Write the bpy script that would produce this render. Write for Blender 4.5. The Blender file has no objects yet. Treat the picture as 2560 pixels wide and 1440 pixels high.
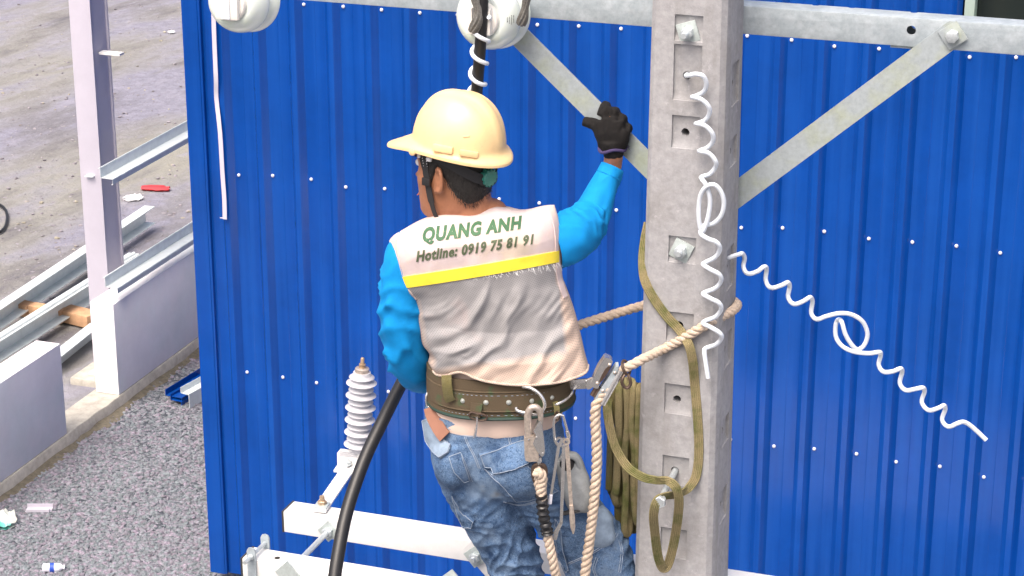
import bpy, bmesh, math, random
import numpy as np
from mathutils import Vector, Matrix, noise
from mathutils.bvhtree import BVHTree
random.seed(7)
R = math.radians
scene = bpy.context.scene
COL = scene.collection

# ---------------------------------------------------------------- camera, sky, sun, exposure
PITCH, FPX, CAMZ = R(19.7), 5420.0, 5.5
cd = bpy.data.cameras.new('camera'); cam = bpy.data.objects.new('camera', cd); COL.objects.link(cam)
cam.location = (0, 0, CAMZ); cam.rotation_euler = (R(90) - PITCH, 0, 0)
cd.sensor_width = 36; cd.lens = 36 * FPX / 2560; cd.clip_start = .1; cd.clip_end = 2000
scene.camera = cam
SUN_EL, SUN_AZ = R(60), R(210)          # azimuth clockwise from +Y: light comes from behind and to the left
w = bpy.data.worlds.new('World'); scene.world = w; w.use_nodes = True
nt = w.node_tree; bg = nt.nodes['Background']
sk = nt.nodes.new('ShaderNodeTexSky'); sk.sky_type = 'NISHITA'; sk.sun_disc = False
sk.sun_elevation = SUN_EL; sk.sun_rotation = SUN_AZ; sk.air_density = .7; sk.dust_density = 9.0; sk.ozone_density = .3
nt.links.new(sk.outputs[0], bg.inputs[0]); bg.inputs[1].default_value = .15
sd = bpy.data.lights.new('sun', 'SUN'); sun = bpy.data.objects.new('sun', sd); COL.objects.link(sun)
sd.energy = .8; sd.angle = R(45); sd.color = (1, .975, .95)
sdir = Vector((math.sin(SUN_AZ) * math.cos(SUN_EL), math.cos(SUN_AZ) * math.cos(SUN_EL), math.sin(SUN_EL)))
sun.rotation_euler = sdir.to_track_quat('Z', 'Y').to_euler(); sun.location = sdir * 40
vs = scene.view_settings
vs.view_transform = 'Standard'; vs.look = 'None'; vs.exposure = 1.0; vs.gamma = 1; vs.use_curve_mapping = False

# ---------------------------------------------------------------- survey: sight lines from the camera station onto real planes
cP, sP = math.cos(PITCH), math.sin(PITCH)
FW, RT, UP = Vector((0, cP, -sP)), Vector((1, 0, 0)), Vector((0, sP, cP))
CAMP = Vector((0, 0, CAMZ))
YAW = R(19.3)
U = Vector((math.cos(YAW), -math.sin(YAW), 0)); V = Vector((math.sin(YAW), math.cos(YAW), 0)); Z = Vector((0, 0, 1))
AX = Vector((.458, 5.25, 0))                      # foot of the pole axis
def ray(px, py): return FW + RT * ((px - 1280) / FPX) + UP * ((720 - py) / FPX)
def hit(px, py, n, c):                            # sight line with the plane n.x = c
    r = ray(px, py); return CAMP + r * ((c - CAMP.dot(n)) / r.dot(n))
def P(px, py, off=0): return hit(px, py, Vector((0, 1, 0)), 5.25 + off)
def PV(px, py, v): return hit(px, py, V, AX.dot(V) + v)
def PU(px, py, u): return hit(px, py, U, AX.dot(U) + u)
def G(px, py, z=0): return hit(px, py, Z, z)
def L(u, v, z): return AX + U * u + V * v + Z * z
def uvz(p): d = p - AX; return d.dot(U), d.dot(V), p.z
MM = 1.03e-3                                      # one pixel of the photo near the worker, in metres

# ---------------------------------------------------------------- object helpers
ORG = {}
def tag(o, label=None, cat=None, group=None, kind=None):
    if label: o['label'] = label
    if cat: o['category'] = cat
    if group: o['group'] = group
    if kind: o['kind'] = kind
    return o
def thing(name, label, cat, loc, group=None):
    o = bpy.data.objects.new(name, None); COL.objects.link(o); o.location = loc; o.empty_display_size = .05
    ORG[o] = Vector(loc); return tag(o, label, cat, group)
class MB:
    def __init__(s): s.v = []; s.f = []; s.m = []
    def add(s, vs, fs, mi=0):
        b = len(s.v); s.v += [Vector(q) for q in vs]; s.f += [tuple(i + b for i in f) for f in fs]; s.m += [mi] * len(fs); return s
    def mesh(s, name, mats, org, sharp):
        me = bpy.data.meshes.new(name)
        me.from_pydata([tuple(q - org) for q in s.v], [], s.f)
        for m in (mats if isinstance(mats, (list, tuple)) else [mats]): me.materials.append(m)
        me.polygons.foreach_set('material_index', s.m)
        finish(me, sharp); return me
    def build(s, name, mats, parent=None, sharp=40, **k):
        org = ORG[parent] if parent else Vector((0, 0, 0))
        o = bpy.data.objects.new(name, s.mesh(name, mats, org, sharp)); COL.objects.link(o)
        if parent: o.parent = parent
        ORG[o] = org; return tag(o, **k)
def finish(me, sharp):
    bm = bmesh.new(); bm.from_mesh(me); bmesh.ops.recalc_face_normals(bm, faces=bm.faces)
    a = R(sharp)
    for f in bm.faces: f.smooth = True
    for e in bm.edges: e.smooth = not (len(e.link_faces) != 2 or e.calc_face_angle(9) > a)
    bm.to_mesh(me); bm.free()
def dup(o, loc, parent):
    c = o.copy(); COL.objects.link(c); c.parent = parent; c.location = loc; ORG[c] = ORG[parent]; return c

def catmull(pts, n):
    pts = [np.array(p, float) for p in pts]; P_ = [2 * pts[0] - pts[1]] + pts + [2 * pts[-1] - pts[-2]]; out = []
    for i in range(1, len(P_) - 2):
        a, b, c, d = P_[i - 1:i + 3]
        for k in range(n):
            t = k / n
            out.append(.5 * (2 * b + (c - a) * t + (2 * a - 5 * b + 4 * c - d) * t * t + (3 * b - a - 3 * c + d) * t ** 3))
    out.append(pts[-1]); return out
def frames(pts, hint=None):
    pts = [Vector(p) for p in pts]; n = len(pts); T = []
    for i in range(n):
        t = pts[min(i + 1, n - 1)] - pts[max(i - 1, 0)]; T.append(t.normalized() if t.length > 1e-9 else Vector((0, 0, 1)))
    h = Vector(hint) if hint is not None else (Vector((0, 1, 0)) if abs(T[0].y) < .9 else Vector((1, 0, 0)))
    out = []; a = None
    for t in T:
        if a is None or hint is not None: a = h - t * h.dot(t)
        else: a = a - t * a.dot(t)
        a.normalize(); out.append((t, a, t.cross(a)))
    return pts, out
def tube(mb, pts, r, sides=10, caps=True, mi=0, hint=None, flat=1.0):
    """r: number or list; flat squeezes the second axis"""
    pts, fr = frames(pts, hint); n = len(pts); rs = r if hasattr(r, '__len__') else [r] * n
    vs, fs = [], []
    for p, (t, a, b), q in zip(pts, fr, rs):
        for k in range(sides):
            an = 2 * math.pi * k / sides; vs.append(p + a * (math.cos(an) * q) + b * (math.sin(an) * q * flat))
    for i in range(n - 1):
        for k in range(sides):
            k2 = (k + 1) % sides; fs.append((i * sides + k, i * sides + k2, (i + 1) * sides + k2, (i + 1) * sides + k))
    if caps: fs.append(tuple(range(sides))); fs.append(tuple((n - 1) * sides + k for k in range(sides)))
    return mb.add(vs, fs, mi)
def sweep(mb, pts, prof, hint, mi=0, closed=True):
    """prof: 2D points (along hint, along side)"""
    pts, fr = frames(pts, hint); n, s = len(pts), len(prof); vs, fs = [], []
    for p, (t, a, b) in zip(pts, fr):
        for x, y in prof: vs.append(p + a * x + b * y)
    m = s if closed else s - 1
    for i in range(n - 1):
        for k in range(m):
            k2 = (k + 1) % s; fs.append((i * s + k, i * s + k2, (i + 1) * s + k2, (i + 1) * s + k))
    if closed: fs.append(tuple(range(s))); fs.append(tuple((n - 1) * s + k for k in range(s)))
    return mb.add(vs, fs, mi)
def box(mb, c, ax, ay, az, bev=0, mi=0):
    """ax, ay, az: half-extent vectors"""
    c = Vector(c); ax, ay, az = Vector(ax), Vector(ay), Vector(az)
    if not bev:
        vs = [c + ax * x + ay * y + az * z for x in (-1, 1) for y in (-1, 1) for z in (-1, 1)]
        return mb.add(vs, [(0, 1, 3, 2), (4, 6, 7, 5), (0, 4, 5, 1), (2, 3, 7, 6), (0, 2, 6, 4), (1, 5, 7, 3)], mi)
    bm = bmesh.new(); bmesh.ops.create_cube(bm, size=2)
    lx, ly, lz = ax.length, ay.length, az.length
    for v in bm.verts: v.co = Vector((v.co.x * lx, v.co.y * ly, v.co.z * lz))
    bmesh.ops.bevel(bm, geom=list(bm.edges), offset=bev, segments=2, affect='EDGES', profile=.6)
    ux, uy, uz = ax.normalized(), ay.normalized(), az.normalized()
    bm.verts.ensure_lookup_table(); bm.verts.index_update()
    mb.add([c + ux * v.co.x + uy * v.co.y + uz * v.co.z for v in bm.verts], [[v.index for v in f.verts] for f in bm.faces], mi); bm.free(); return mb
def lathe(mb, o, axis, prof, seg=32, mi=0, hint=None):
    """prof: (distance along axis, radius)"""
    axis = Vector(axis).normalized(); h = Vector(hint) if hint is not None else (Z if abs(axis.z) < .9 else Vector((1, 0, 0)))
    a = (h - axis * h.dot(axis)).normalized(); b = axis.cross(a); o = Vector(o); vs, fs = [], []
    for d, r in prof:
        for k in range(seg):
            an = 2 * math.pi * k / seg; vs.append(o + axis * d + a * (math.cos(an) * r) + b * (math.sin(an) * r))
    for i in range(len(prof) - 1):
        for k in range(seg):
            k2 = (k + 1) % seg; fs.append((i * seg + k, i * seg + k2, (i + 1) * seg + k2, (i + 1) * seg + k))
    fs.append(tuple(range(seg))); fs.append(tuple((len(prof) - 1) * seg + k for k in range(seg)))
    return mb.add(vs, fs, mi)
def prism(mb, pts, ext, mi=0):
    """flat outline (3D points) given thickness by vector ext"""
    n = len(pts); pts = [Vector(p) for p in pts]; ext = Vector(ext)
    return mb.add(pts + [p + ext for p in pts], [tuple(range(n)), tuple(range(2 * n - 1, n - 1, -1))] + [(i, (i + 1) % n, n + (i + 1) % n, n + i) for i in range(n)], mi)
def ellipsoid(mb, c, rx, ry, rz, seg=20, mi=0):
    c = Vector(c); vs, fs = [], []; n = seg // 2
    for i in range(n + 1):
        th = math.pi * i / n
        for k in range(seg):
            an = 2 * math.pi * k / seg
            vs.append(c + Vector(rx) * (math.sin(th) * math.cos(an)) + Vector(ry) * (math.sin(th) * math.sin(an)) + Vector(rz) * math.cos(th))
    for i in range(n):
        for k in range(seg):
            k2 = (k + 1) % seg; fs.append((i * seg + k, i * seg + k2, (i + 1) * seg + k2, (i + 1) * seg + k))
    return mb.add(vs, fs, mi)
def remesh(mb, voxel, smooth=3, fac=.5):
    me = bpy.data.meshes.new('tmp'); me.from_pydata([tuple(q) for q in mb.v], [], mb.f)
    bm = bmesh.new(); bm.from_mesh(me); bmesh.ops.remove_doubles(bm, verts=bm.verts, dist=1e-6); bmesh.ops.recalc_face_normals(bm, faces=bm.faces); bm.to_mesh(me); bm.free()
    o = bpy.data.objects.new('tmp', me); COL.objects.link(o)
    m = o.modifiers.new('r', 'REMESH'); m.mode = 'VOXEL'; m.voxel_size = voxel
    if smooth: s = o.modifiers.new('s', 'SMOOTH'); s.factor = fac; s.iterations = smooth
    dg = bpy.context.evaluated_depsgraph_get(); dg.update()
    e = o.evaluated_get(dg).to_mesh()
    nv, npoly = len(e.vertices), len(e.polygons)
    co = np.empty(nv * 3); e.vertices.foreach_get('co', co); no = np.empty(nv * 3); e.vertices.foreach_get('normal', no)
    fs = [tuple(p.vertices) for p in e.polygons]
    o.evaluated_get(dg).to_mesh_clear(); bpy.data.objects.remove(o)
    r = MB(); r.v = [Vector(q) for q in co.reshape(-1, 3)]; r.f = fs; r.m = [0] * len(fs)
    return r, [Vector(q) for q in no.reshape(-1, 3)]
def boolean_cut(mb, cutters):
    def mk(b):
        me = bpy.data.meshes.new('t'); me.from_pydata([tuple(q) for q in b.v], [], b.f); bm = bmesh.new(); bm.from_mesh(me); bmesh.ops.recalc_face_normals(bm, faces=bm.faces); bm.to_mesh(me); bm.free()
        o = bpy.data.objects.new('t', me); COL.objects.link(o); return o
    o = mk(mb); cs = []
    for c in cutters:
        k = mk(c); cs.append(k); m = o.modifiers.new('b', 'BOOLEAN'); m.operation = 'DIFFERENCE'; m.object = k; m.solver = 'EXACT'
    dg = bpy.context.evaluated_depsgraph_get(); dg.update(); e = o.evaluated_get(dg).to_mesh()
    r = MB(); r.v = [v.co.copy() for v in e.vertices]; r.f = [tuple(p.vertices) for p in e.polygons]; r.m = [0] * len(r.f)
    o.evaluated_get(dg).to_mesh_clear(); bpy.data.objects.remove(o)
    for k in cs: bpy.data.objects.remove(k)
    return r
def bvh(mb): return BVHTree.FromPolygons([tuple(q) for q in mb.v], mb.f)
def on(tree, px, py, lift=0., fall=0.):
    """point of a surface met by the sight line, lifted off along the surface normal"""
    r = ray(px, py).normalized(); h = tree.ray_cast(CAMP, r)
    if h[0] is None: return P(px, py, fall)
    n = h[1] if h[1].dot(r) < 0 else -h[1]
    return h[0] + n * lift - r * lift * .3
def strip_on(mb, tree, A, B, n, lift, th, rows=3, mi=0):
    """cloth strip lying on a surface between two pixel polylines"""
    A, B = catmull(A, n), catmull(B, n); m = min(len(A), len(B)); vs, fs = [], []
    for lay in (lift, lift - th):
        for i in range(m):
            for j in range(rows + 1):
                q = A[i] + (B[i] - A[i]) * (j / rows); vs.append(on(tree, q[0], q[1], lay))
    w_ = rows + 1; N = m * w_
    for i in range(m - 1):
        for j in range(rows):
            a = i * w_ + j; fs.append((a, a + 1, a + w_ + 1, a + w_)); fs.append((N + a, N + a + w_, N + a + w_ + 1, N + a + 1))
    for i in range(m - 1):
        for j in (0, rows):
            a = i * w_ + j; fs.append((a, a + w_, N + a + w_, N + a))
    for j in range(rows):
        for i in (0, m - 1):
            a = i * w_ + j; fs.append((a, a + 1, N + a + 1, N + a))
    return mb.add(vs, fs, mi)
def line_on(mb, tree, pts, r, n=6, lift=.001, sides=6, mi=0):
    return tube(mb, [on(tree, q[0], q[1], lift) for q in catmull(pts, n)], r, sides, mi=mi)
def rope3(mb, pts, r, pitch, step=.004, sides=7, flat=1.0):
    """three-strand laid rope"""
    pts = [Vector(p) for p in pts]; d = [0]
    for a, b in zip(pts, pts[1:]): d.append(d[-1] + (b - a).length)
    m = max(4, int(d[-1] / step)); arr = np.array([tuple(p) for p in pts]); s = np.linspace(0, d[-1], m)
    q = [Vector((np.interp(x, d, arr[:, 0]), np.interp(x, d, arr[:, 1]), np.interp(x, d, arr[:, 2]))) for x in s]
    q, fr = frames(q)
    for k in range(3):
        line = []
        for x, p, (t, a, b) in zip(s, q, fr):
            an = 2 * math.pi * (x / pitch + k / 3); line.append(p + a * (math.cos(an) * r * .5) + b * (math.sin(an) * r * .5) + Vector((random.gauss(0, 1), random.gauss(0, 1), random.gauss(0, 1))) * r * .03)
        tube(mb, line, r * .56, sides)
    return mb
def lerp_tab(tab, x):
    k = [t[0] for t in tab]; return [float(np.interp(x, k, [t[i] for t in tab])) for i in range(1, len(tab[0]))]
def N3(p, s): return noise.noise(Vector(p) * s)

# ---------------------------------------------------------------- materials
def mat(name, col, rough=.5, metal=0., var=0., vscale=20., col2=None, c2scale=4., c2lo=.45, c2hi=.62, bump=0., bscale=120., spec=.5, stretch=None, extra=None, coat=0.):
    m = bpy.data.materials.new(name); m.use_nodes = True; t = m.node_tree; n, l = t.nodes, t.links; b = n['Principled BSDF']
    b.inputs['Roughness'].default_value = rough; b.inputs['Metallic'].default_value = metal
    b.inputs['Specular IOR Level'].default_value = spec; b.inputs['Coat Weight'].default_value = coat
    tc = n.new('ShaderNodeTexCoord'); co = tc.outputs['Object']
    if stretch:
        mp = n.new('ShaderNodeMapping'); mp.inputs['Scale'].default_value = stretch; l.new(co, mp.inputs[0]); co = mp.outputs[0]
    def nz(sc, det=4, rg=.6):
        x = n.new('ShaderNodeTexNoise'); x.inputs['Scale'].default_value = sc; x.inputs['Detail'].default_value = det; x.inputs['Roughness'].default_value = rg; l.new(co, x.inputs[0]); return x.outputs[0]
    def ramp(f, lo, hi):
        x = n.new('ShaderNodeMapRange'); x.inputs[1].default_value = lo; x.inputs[2].default_value = hi; l.new(f, x.inputs[0]); return x.outputs[0]
    def mix(f, a, c, mode='MIX'):
        x = n.new('ShaderNodeMix'); x.data_type = 'RGBA'; x.blend_type = mode
        if hasattr(f, 'links'): l.new(f, x.inputs[0])
        else: x.inputs[0].default_value = f
        for s_, y in ((x.inputs[6], a), (x.inputs[7], c)):
            if hasattr(y, 'links'): l.new(y, s_)
            else: s_.default_value = (*y, 1)
        return x.outputs[2]
    c = n.new('ShaderNodeRGB'); c.outputs[0].default_value = (*col, 1); cur = c.outputs[0]
    if col2: cur = mix(ramp(nz(c2scale, 6), c2lo, c2hi), cur, col2)
    if var:
        f = ramp(nz(vscale, 5, .7), .3, .7)
        g = n.new('ShaderNodeMapRange'); g.inputs[3].default_value = 1 - var; g.inputs[4].default_value = 1 + var; l.new(f, g.inputs[0])
        h = n.new('ShaderNodeHueSaturation'); l.new(g.outputs[0], h.inputs['Value']); l.new(cur, h.inputs['Color']); cur = h.outputs[0]
    bp = None
    if bump:
        bn = n.new('ShaderNodeBump'); bn.inputs['Strength'].default_value = min(1, bump); bn.inputs['Distance'].default_value = .003; l.new(nz(bscale, 5, .65), bn.inputs['Height']); bp = bn; l.new(bn.outputs[0], b.inputs['Normal'])
    if extra: cur = extra(n, l, b, co, cur, nz, ramp, mix, bp) or cur
    l.new(cur, b.inputs['Base Color']); return m

def wall_extra(n, l, b, co, cur, nz, ramp, mix, bp):       # chalky streaks and dust on the painted sheet
    mp = n.new('ShaderNodeMapping'); mp.inputs['Scale'].default_value = (22, 22, .6); l.new(co, mp.inputs[0])
    x = n.new('ShaderNodeTexNoise'); x.inputs['Scale'].default_value = 1.0; x.inputs['Detail'].default_value = 6; l.new(mp.outputs[0], x.inputs[0])
    f = ramp(x.outputs[0], .42, .75); g = n.new('ShaderNodeMath'); g.operation = 'MULTIPLY'; g.inputs[1].default_value = .30; l.new(f, g.inputs[0])
    r = n.new('ShaderNodeMapRange'); r.inputs[3].default_value = .12; r.inputs[4].default_value = .26; l.new(f, r.inputs[0]); l.new(r.outputs[0], b.inputs['Roughness'])
    return mix(g.outputs[0], cur, (.012, .095, .40))
M = {}
M['wall'] = mat('blue_paint', (.002, .048, .262), .2, var=.14, vscale=2.2, spec=.30, bump=.2, bscale=4, extra=wall_extra)
M['screw'] = mat('screw_plastic', (.60, .62, .70), .45)
M['galv'] = mat('galvanised_steel', (.32, .37, .40), .5, .2, var=.14, vscale=60, col2=(.39, .44, .47), c2scale=22, bump=.1, bscale=200)
M['galv_moss'] = mat('galvanised_steel_stained', (.345, .39, .41), .55, .2, var=.13, vscale=70, col2=(.35, .39, .31), c2scale=9, c2lo=.48, c2hi=.66, bump=.12, bscale=200)
M['bolt'] = mat('bolt_steel', (.55, .60, .62), .38, .6, var=.15, vscale=200)
M['washer'] = mat('zinc_washer', (.47, .53, .52), .42, .35, var=.12, vscale=120)
M['white'] = mat('white_painted_steel', (.70, .70, .69), .45, var=.05, vscale=30)
M['endcap'] = mat('dark_cut_end', (.03, .03, .03), .7)
def conc_extra(n, l, b, co, cur, nz, ramp, mix, bp):
    cur = mix(ramp(nz(26, 8, .75), .60, .72), cur, (.45, .435, .465))
    mp = n.new('ShaderNodeMapping'); mp.inputs['Scale'].default_value = (26, 26, 1.6); l.new(co, mp.inputs[0])
    x = n.new('ShaderNodeTexNoise'); x.inputs['Scale'].default_value = 1.; x.inputs['Detail'].default_value = 7; l.new(mp.outputs[0], x.inputs[0])
    g2 = n.new('ShaderNodeMath'); g2.operation = 'MULTIPLY'; g2.inputs[1].default_value = .35; l.new(ramp(x.outputs[0], .52, .72), g2.inputs[0]); cur = mix(g2.outputs[0], cur, (.19, .18, .165))
    v = n.new('ShaderNodeTexVoronoi'); v.inputs['Scale'].default_value = 95; l.new(co, v.inputs[0])
    f = n.new('ShaderNodeMapRange'); f.inputs[1].default_value = .10; f.inputs[2].default_value = .04; l.new(v.outputs[0], f.inputs[0])
    g = n.new('ShaderNodeMath'); g.operation = 'MULTIPLY'; l.new(f.outputs[0], g.inputs[0]); l.new(ramp(nz(8), .5, .65), g.inputs[1])
    return mix(g.outputs[0], cur, (.12, .11, .105))
M['concrete'] = mat('pole_concrete', (.315, .315, .325), .85, var=.16, vscale=50, col2=(.27, .265, .265), c2scale=7, c2lo=.44, c2hi=.68, bump=.35, bscale=160, extra=conc_extra, spec=.3)
M['hole'] = mat('hole_dark', (.02, .018, .016), .9)
M['porcelain'] = mat('porcelain_glaze', (.66, .72, .71), .16, col2=(.66, .74, .64), c2scale=9, spec=.6)
M['porcelain_cap'] = mat('insulator_cap', (.76, .74, .69), .35, var=.05, vscale=60, bump=.1, bscale=60)
M['cable'] = mat('black_cable', (.012, .012, .013), .42, col2=(.10, .10, .10), c2scale=160, c2lo=.66, c2hi=.74, bump=.1, bscale=300)
M['strand'] = mat('weathered_strand', (.17, .165, .15), .5, .5, var=.4, vscale=250)
M['plastic'] = mat('white_plastic_tie', (.66, .71, .77), .42, var=.06, vscale=40)
M['rope'] = mat('beige_rope', (.54, .44, .35), .9, var=.18, vscale=160, col2=(.50, .36, .22), c2scale=45, c2lo=.62, c2hi=.7, bump=.6, bscale=700, spec=.1)
M['web'] = mat('olive_webbing', (.245, .205, .11), .85, var=.28, vscale=420, col2=(.12, .13, .045), c2scale=14, bump=.7, bscale=600, spec=.15)
M['webdark'] = mat('dark_olive_webbing', (.145, .13, .065), .9, var=.28, vscale=420, col2=(.15, .13, .05), c2scale=14, bump=.7, bscale=600, spec=.15)
M['skin'] = mat('skin', (.33, .145, .078), .5, var=.12, vscale=60, bump=.12, bscale=220, spec=.4)
M['hair'] = mat('black_hair', (.012, .010, .009), .55, var=.3, vscale=300, bump=.8, bscale=500)
M['helmet'] = mat('pale_yellow_plastic', (.76, .55, .285), .36, var=.06, vscale=14, col2=(.62, .46, .26), c2scale=48, c2lo=.62, c2hi=.80, bump=.03, bscale=100)
M['black'] = mat('black_plastic', (.018, .018, .02), .45)
M['strap'] = mat('black_webbing', (.02, .02, .022), .7, bump=.4, bscale=800)
M['teal'] = mat('teal_ratchet_plastic', (.03, .19, .15), .3, var=.2, vscale=80)
M['sleeve'] = mat('cyan_knit', (.004, .235, .58), .8, var=.10, vscale=30, bump=.25, bscale=900, spec=.2)
M['yoke'] = mat('vest_cloth', (.59, .49, .485), .85, var=.06, vscale=25, col2=(.62, .515, .42), c2scale=7, bump=.25, bscale=700, spec=.15)
def mesh_extra(n, l, b, co, cur, nz, ramp, mix, bp):       # knitted holes in staggered rows
    mp = n.new('ShaderNodeMapping'); mp.inputs['Rotation'].default_value = (0, R(14), 0); l.new(co, mp.inputs[0])
    sx = n.new('ShaderNodeSeparateXYZ'); l.new(mp.outputs[0], sx.inputs[0])
    def wv(s, o, k):
        a = n.new('ShaderNodeMath'); a.operation = 'MULTIPLY'; a.inputs[1].default_value = k; l.new(o, a.inputs[0])
        c = n.new('ShaderNodeMath'); c.operation = 'SINE'; l.new(a.outputs[0], c.inputs[0]); return c.outputs[0]
    at = n.new('ShaderNodeAttribute'); at.attribute_name = 'edge'; ad = n.new('ShaderNodeMath'); ad.operation = 'MULTIPLY_ADD'; ad.inputs[1].default_value = .5; l.new(nz(16, 5), ad.inputs[0]); l.new(at.outputs['Fac'], ad.inputs[2]); cur = mix(ramp(ad.outputs[0], .45, .95), cur, (.56, .44, .365))
    m_ = n.new('ShaderNodeMath'); m_.operation = 'MULTIPLY'; l.new(wv(0, sx.outputs[0], 900), m_.inputs[0]); l.new(wv(0, sx.outputs[2], 900), m_.inputs[1])
    f = ramp(m_.outputs[0], .35, .8); g = n.new('ShaderNodeMath'); g.operation = 'MULTIPLY'; g.inputs[1].default_value = .55; l.new(f, g.inputs[0])
    return mix(g.outputs[0], cur, (.10, .095, .095))
M['mesh'] = mat('vest_mesh', (.29, .285, .29), .85, var=.06, vscale=18, col2=(.36, .31, .305), c2scale=6, c2lo=.55, c2hi=.72, spec=.15, extra=mesh_extra)
M['meshb'] = mat('vest_mesh_beige', (.52, .42, .345), .85, var=.05, vscale=18, spec=.15, extra=mesh_extra)
M['band'] = mat('yellow_band', (.92, .74, .055), .5, var=.05, vscale=40, bump=.1, bscale=900)
M['print'] = mat('green_print', (.045, .125, .058), .7, var=.2, vscale=60, col2=(.26, .30, .22), c2scale=120, c2lo=.62, c2hi=.8)
M['print2'] = mat('olive_print', (.085, .11, .06), .7, var=.2, vscale=60, col2=(.30, .30, .22), c2scale=120, c2lo=.62, c2hi=.8)
M['tee'] = mat('beige_tshirt', (.72, .56, .47), .85, var=.04, vscale=30, bump=.2, bscale=40, spec=.15)
def denim_extra(n, l, b, co, cur, nz, ramp, mix, bp):
    cur = mix(ramp(nz(520, 3, .65), .48, .70), cur, (.22, .31, .45)); cur = mix(ramp(nz(190, 3, .7), .52, .70), cur, (.17, .25, .37)); cur = mix(ramp(nz(160, 3, .7), .54, .70), cur, (.024, .050, .115)); cur = mix(ramp(nz(7, 5, .6), .54, .72), cur, (.036, .075, .16))
    cur = mix(ramp(nz(11, 4, .55), .50, .80), cur, (.24, .33, .45))
    cur = mix(ramp(nz(9, 6, .7), .56, .7), cur, (.018, .042, .10))
    return mix(ramp(nz(5.5, 4), .64, .76), cur, (.20, .19, .17))
M['denim'] = mat('blue_denim', (.068, .130, .240), .85, var=.30, vscale=26, bump=.5, bscale=60, spec=.15, extra=denim_extra)
M['denim_pale'] = mat('worn_denim', (.23, .30, .39), .85, var=.2, vscale=40, bump=.4, bscale=300, spec=.15)
M['grey_cloth'] = mat('grey_pouch_cloth', (.27, .29, .30), .85, var=.22, vscale=22, bump=.3, bscale=90, spec=.15)
M['thread'] = mat('seam_thread', (.29, .35, .44), .85)
M['belt'] = mat('belt_webbing', (.105, .080, .052), .85, var=.14, vscale=500, col2=(.072, .098, .052), c2scale=24, c2lo=.55, c2hi=.66, bump=.5, bscale=700, spec=.15)
M['piping'] = mat('dark_green_piping', (.018, .045, .035), .5)
M['rivet'] = mat('zinc_rivet', (.5, .53, .5), .4, .5)
M['chrome'] = mat('polished_steel', (.72, .71, .70), .26, .9, var=.1, vscale=90)
M['forged'] = mat('worn_steel', (.52, .45, .39), .38, .6, var=.3, vscale=110)
M['iron'] = mat('brown_iron', (.10, .068, .052), .45, .5, var=.25, vscale=150)
M['leather'] = mat('brown_strap_end', (.25, .115, .075), .75, bump=.5, bscale=500)
M['glove'] = mat('black_glove', (.011, .010, .010), .85, var=.3, vscale=150, bump=.6, bscale=700, spec=.25)
M['cuff'] = mat('purple_cuff', (.05, .035, .11), .85, bump=.6, bscale=700)
M['red'] = mat('red_rubber', (.45, .02, .03), .6)
M['tape'] = mat('black_tape', (.013, .013, .014), .25, bump=.4, bscale=120)
M['arrester'] = mat('silicone_rubber', (.47, .475, .51), .6, var=.04, vscale=60)
M['rust'] = mat('rusty_brass', (.42, .31, .21), .45, .5, var=.3, vscale=200)
M['render'] = mat('white_wall_render', (.80, .775, .80), .85, var=.06, vscale=3, col2=(.75, .775, .79), c2scale=1.6, bump=.1, bscale=30)
M['sill'] = mat('sill_concrete', (.40, .38, .33), .9, var=.25, vscale=14, bump=.6, bscale=40)
M['column'] = mat('column_primer', (.49, .47, .54), .5, var=.04, vscale=8)
M['purlin'] = mat('zinc_purlin', (.62, .68, .69), .45, .15, var=.1, vscale=14)
M['wood'] = mat('rough_timber', (.50, .30, .17), .85, var=.25, vscale=12, bump=.4, bscale=60)
M['stone'] = mat('crushed_stone', (.145, .17, .185), .9, var=.55, vscale=38, col2=(.22, .19, .235), c2scale=30)
def ground_extra(n, l, b, co, cur, nz, ramp, mix, bp):
    mp = n.new('ShaderNodeMapping'); mp.vector_type = 'TEXTURE'; mp.inputs['Rotation'].default_value = (0, 0, R(62)); mp.inputs['Scale'].default_value = (2.3, .85, 1); l.new(co, mp.inputs[0])
    def nn(sc, det=6, rg=.6):
        x = n.new('ShaderNodeTexNoise'); x.inputs['Scale'].default_value = sc; x.inputs['Detail'].default_value = det; x.inputs['Roughness'].default_value = rg; l.new(mp.outputs[0], x.inputs[0]); return x.outputs[0]
    cur = mix(ramp(nn(.55), .44, .58), cur, (.245, .242, .215))
    cur = mix(ramp(nn(1.1, 8, .7), .48, .68), cur, (.115, .11, .128))
    cur = mix(ramp(nn(2.6, 8, .7), .55, .72), cur, (.26, .255, .305))
    cur = mix(ramp(nn(5, 10, .8), .58, .7), cur, (.19, .20, .21))
    bp.inputs['Distance'].default_value = .03
    return cur
M['ground'] = mat('packed_earth', (.205, .203, .25), .95, var=.22, vscale=9, bump=.9, bscale=11, spec=.2, extra=ground_extra)
def gravel_extra(n, l, b, co, cur, nz, ramp, mix, bp):
    v = n.new('ShaderNodeTexVoronoi'); v.inputs['Scale'].default_value = 42; l.new(co, v.inputs[0])
    s = n.new('ShaderNodeSeparateColor'); l.new(v.outputs['Color'], s.inputs[0])
    cur = mix(ramp(s.outputs[0], .1, 1.), (.06, .07, .085), (.25, .265, .295))
    cur = mix(ramp(nz(1.1, 6), .48, .66), cur, (.18, .16, .19))
    l.new(v.outputs[0], bp.inputs['Height']); bp.inputs['Distance'].default_value = .02; bp.invert = True
    return cur
M['gravel'] = mat('gravel_bed', (.2, .2, .21), .95, bump=.9, extra=gravel_extra, spec=.2)
M['slab_pale'] = mat('reflection_slab_pale', (.74, .74, .74), .85, var=.1, vscale=2, bump=.2, bscale=30)  # only for the added slab that the blue wall mirrors
M['paper'] = mat('white_paper', (.75, .76, .78), .8)
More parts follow.
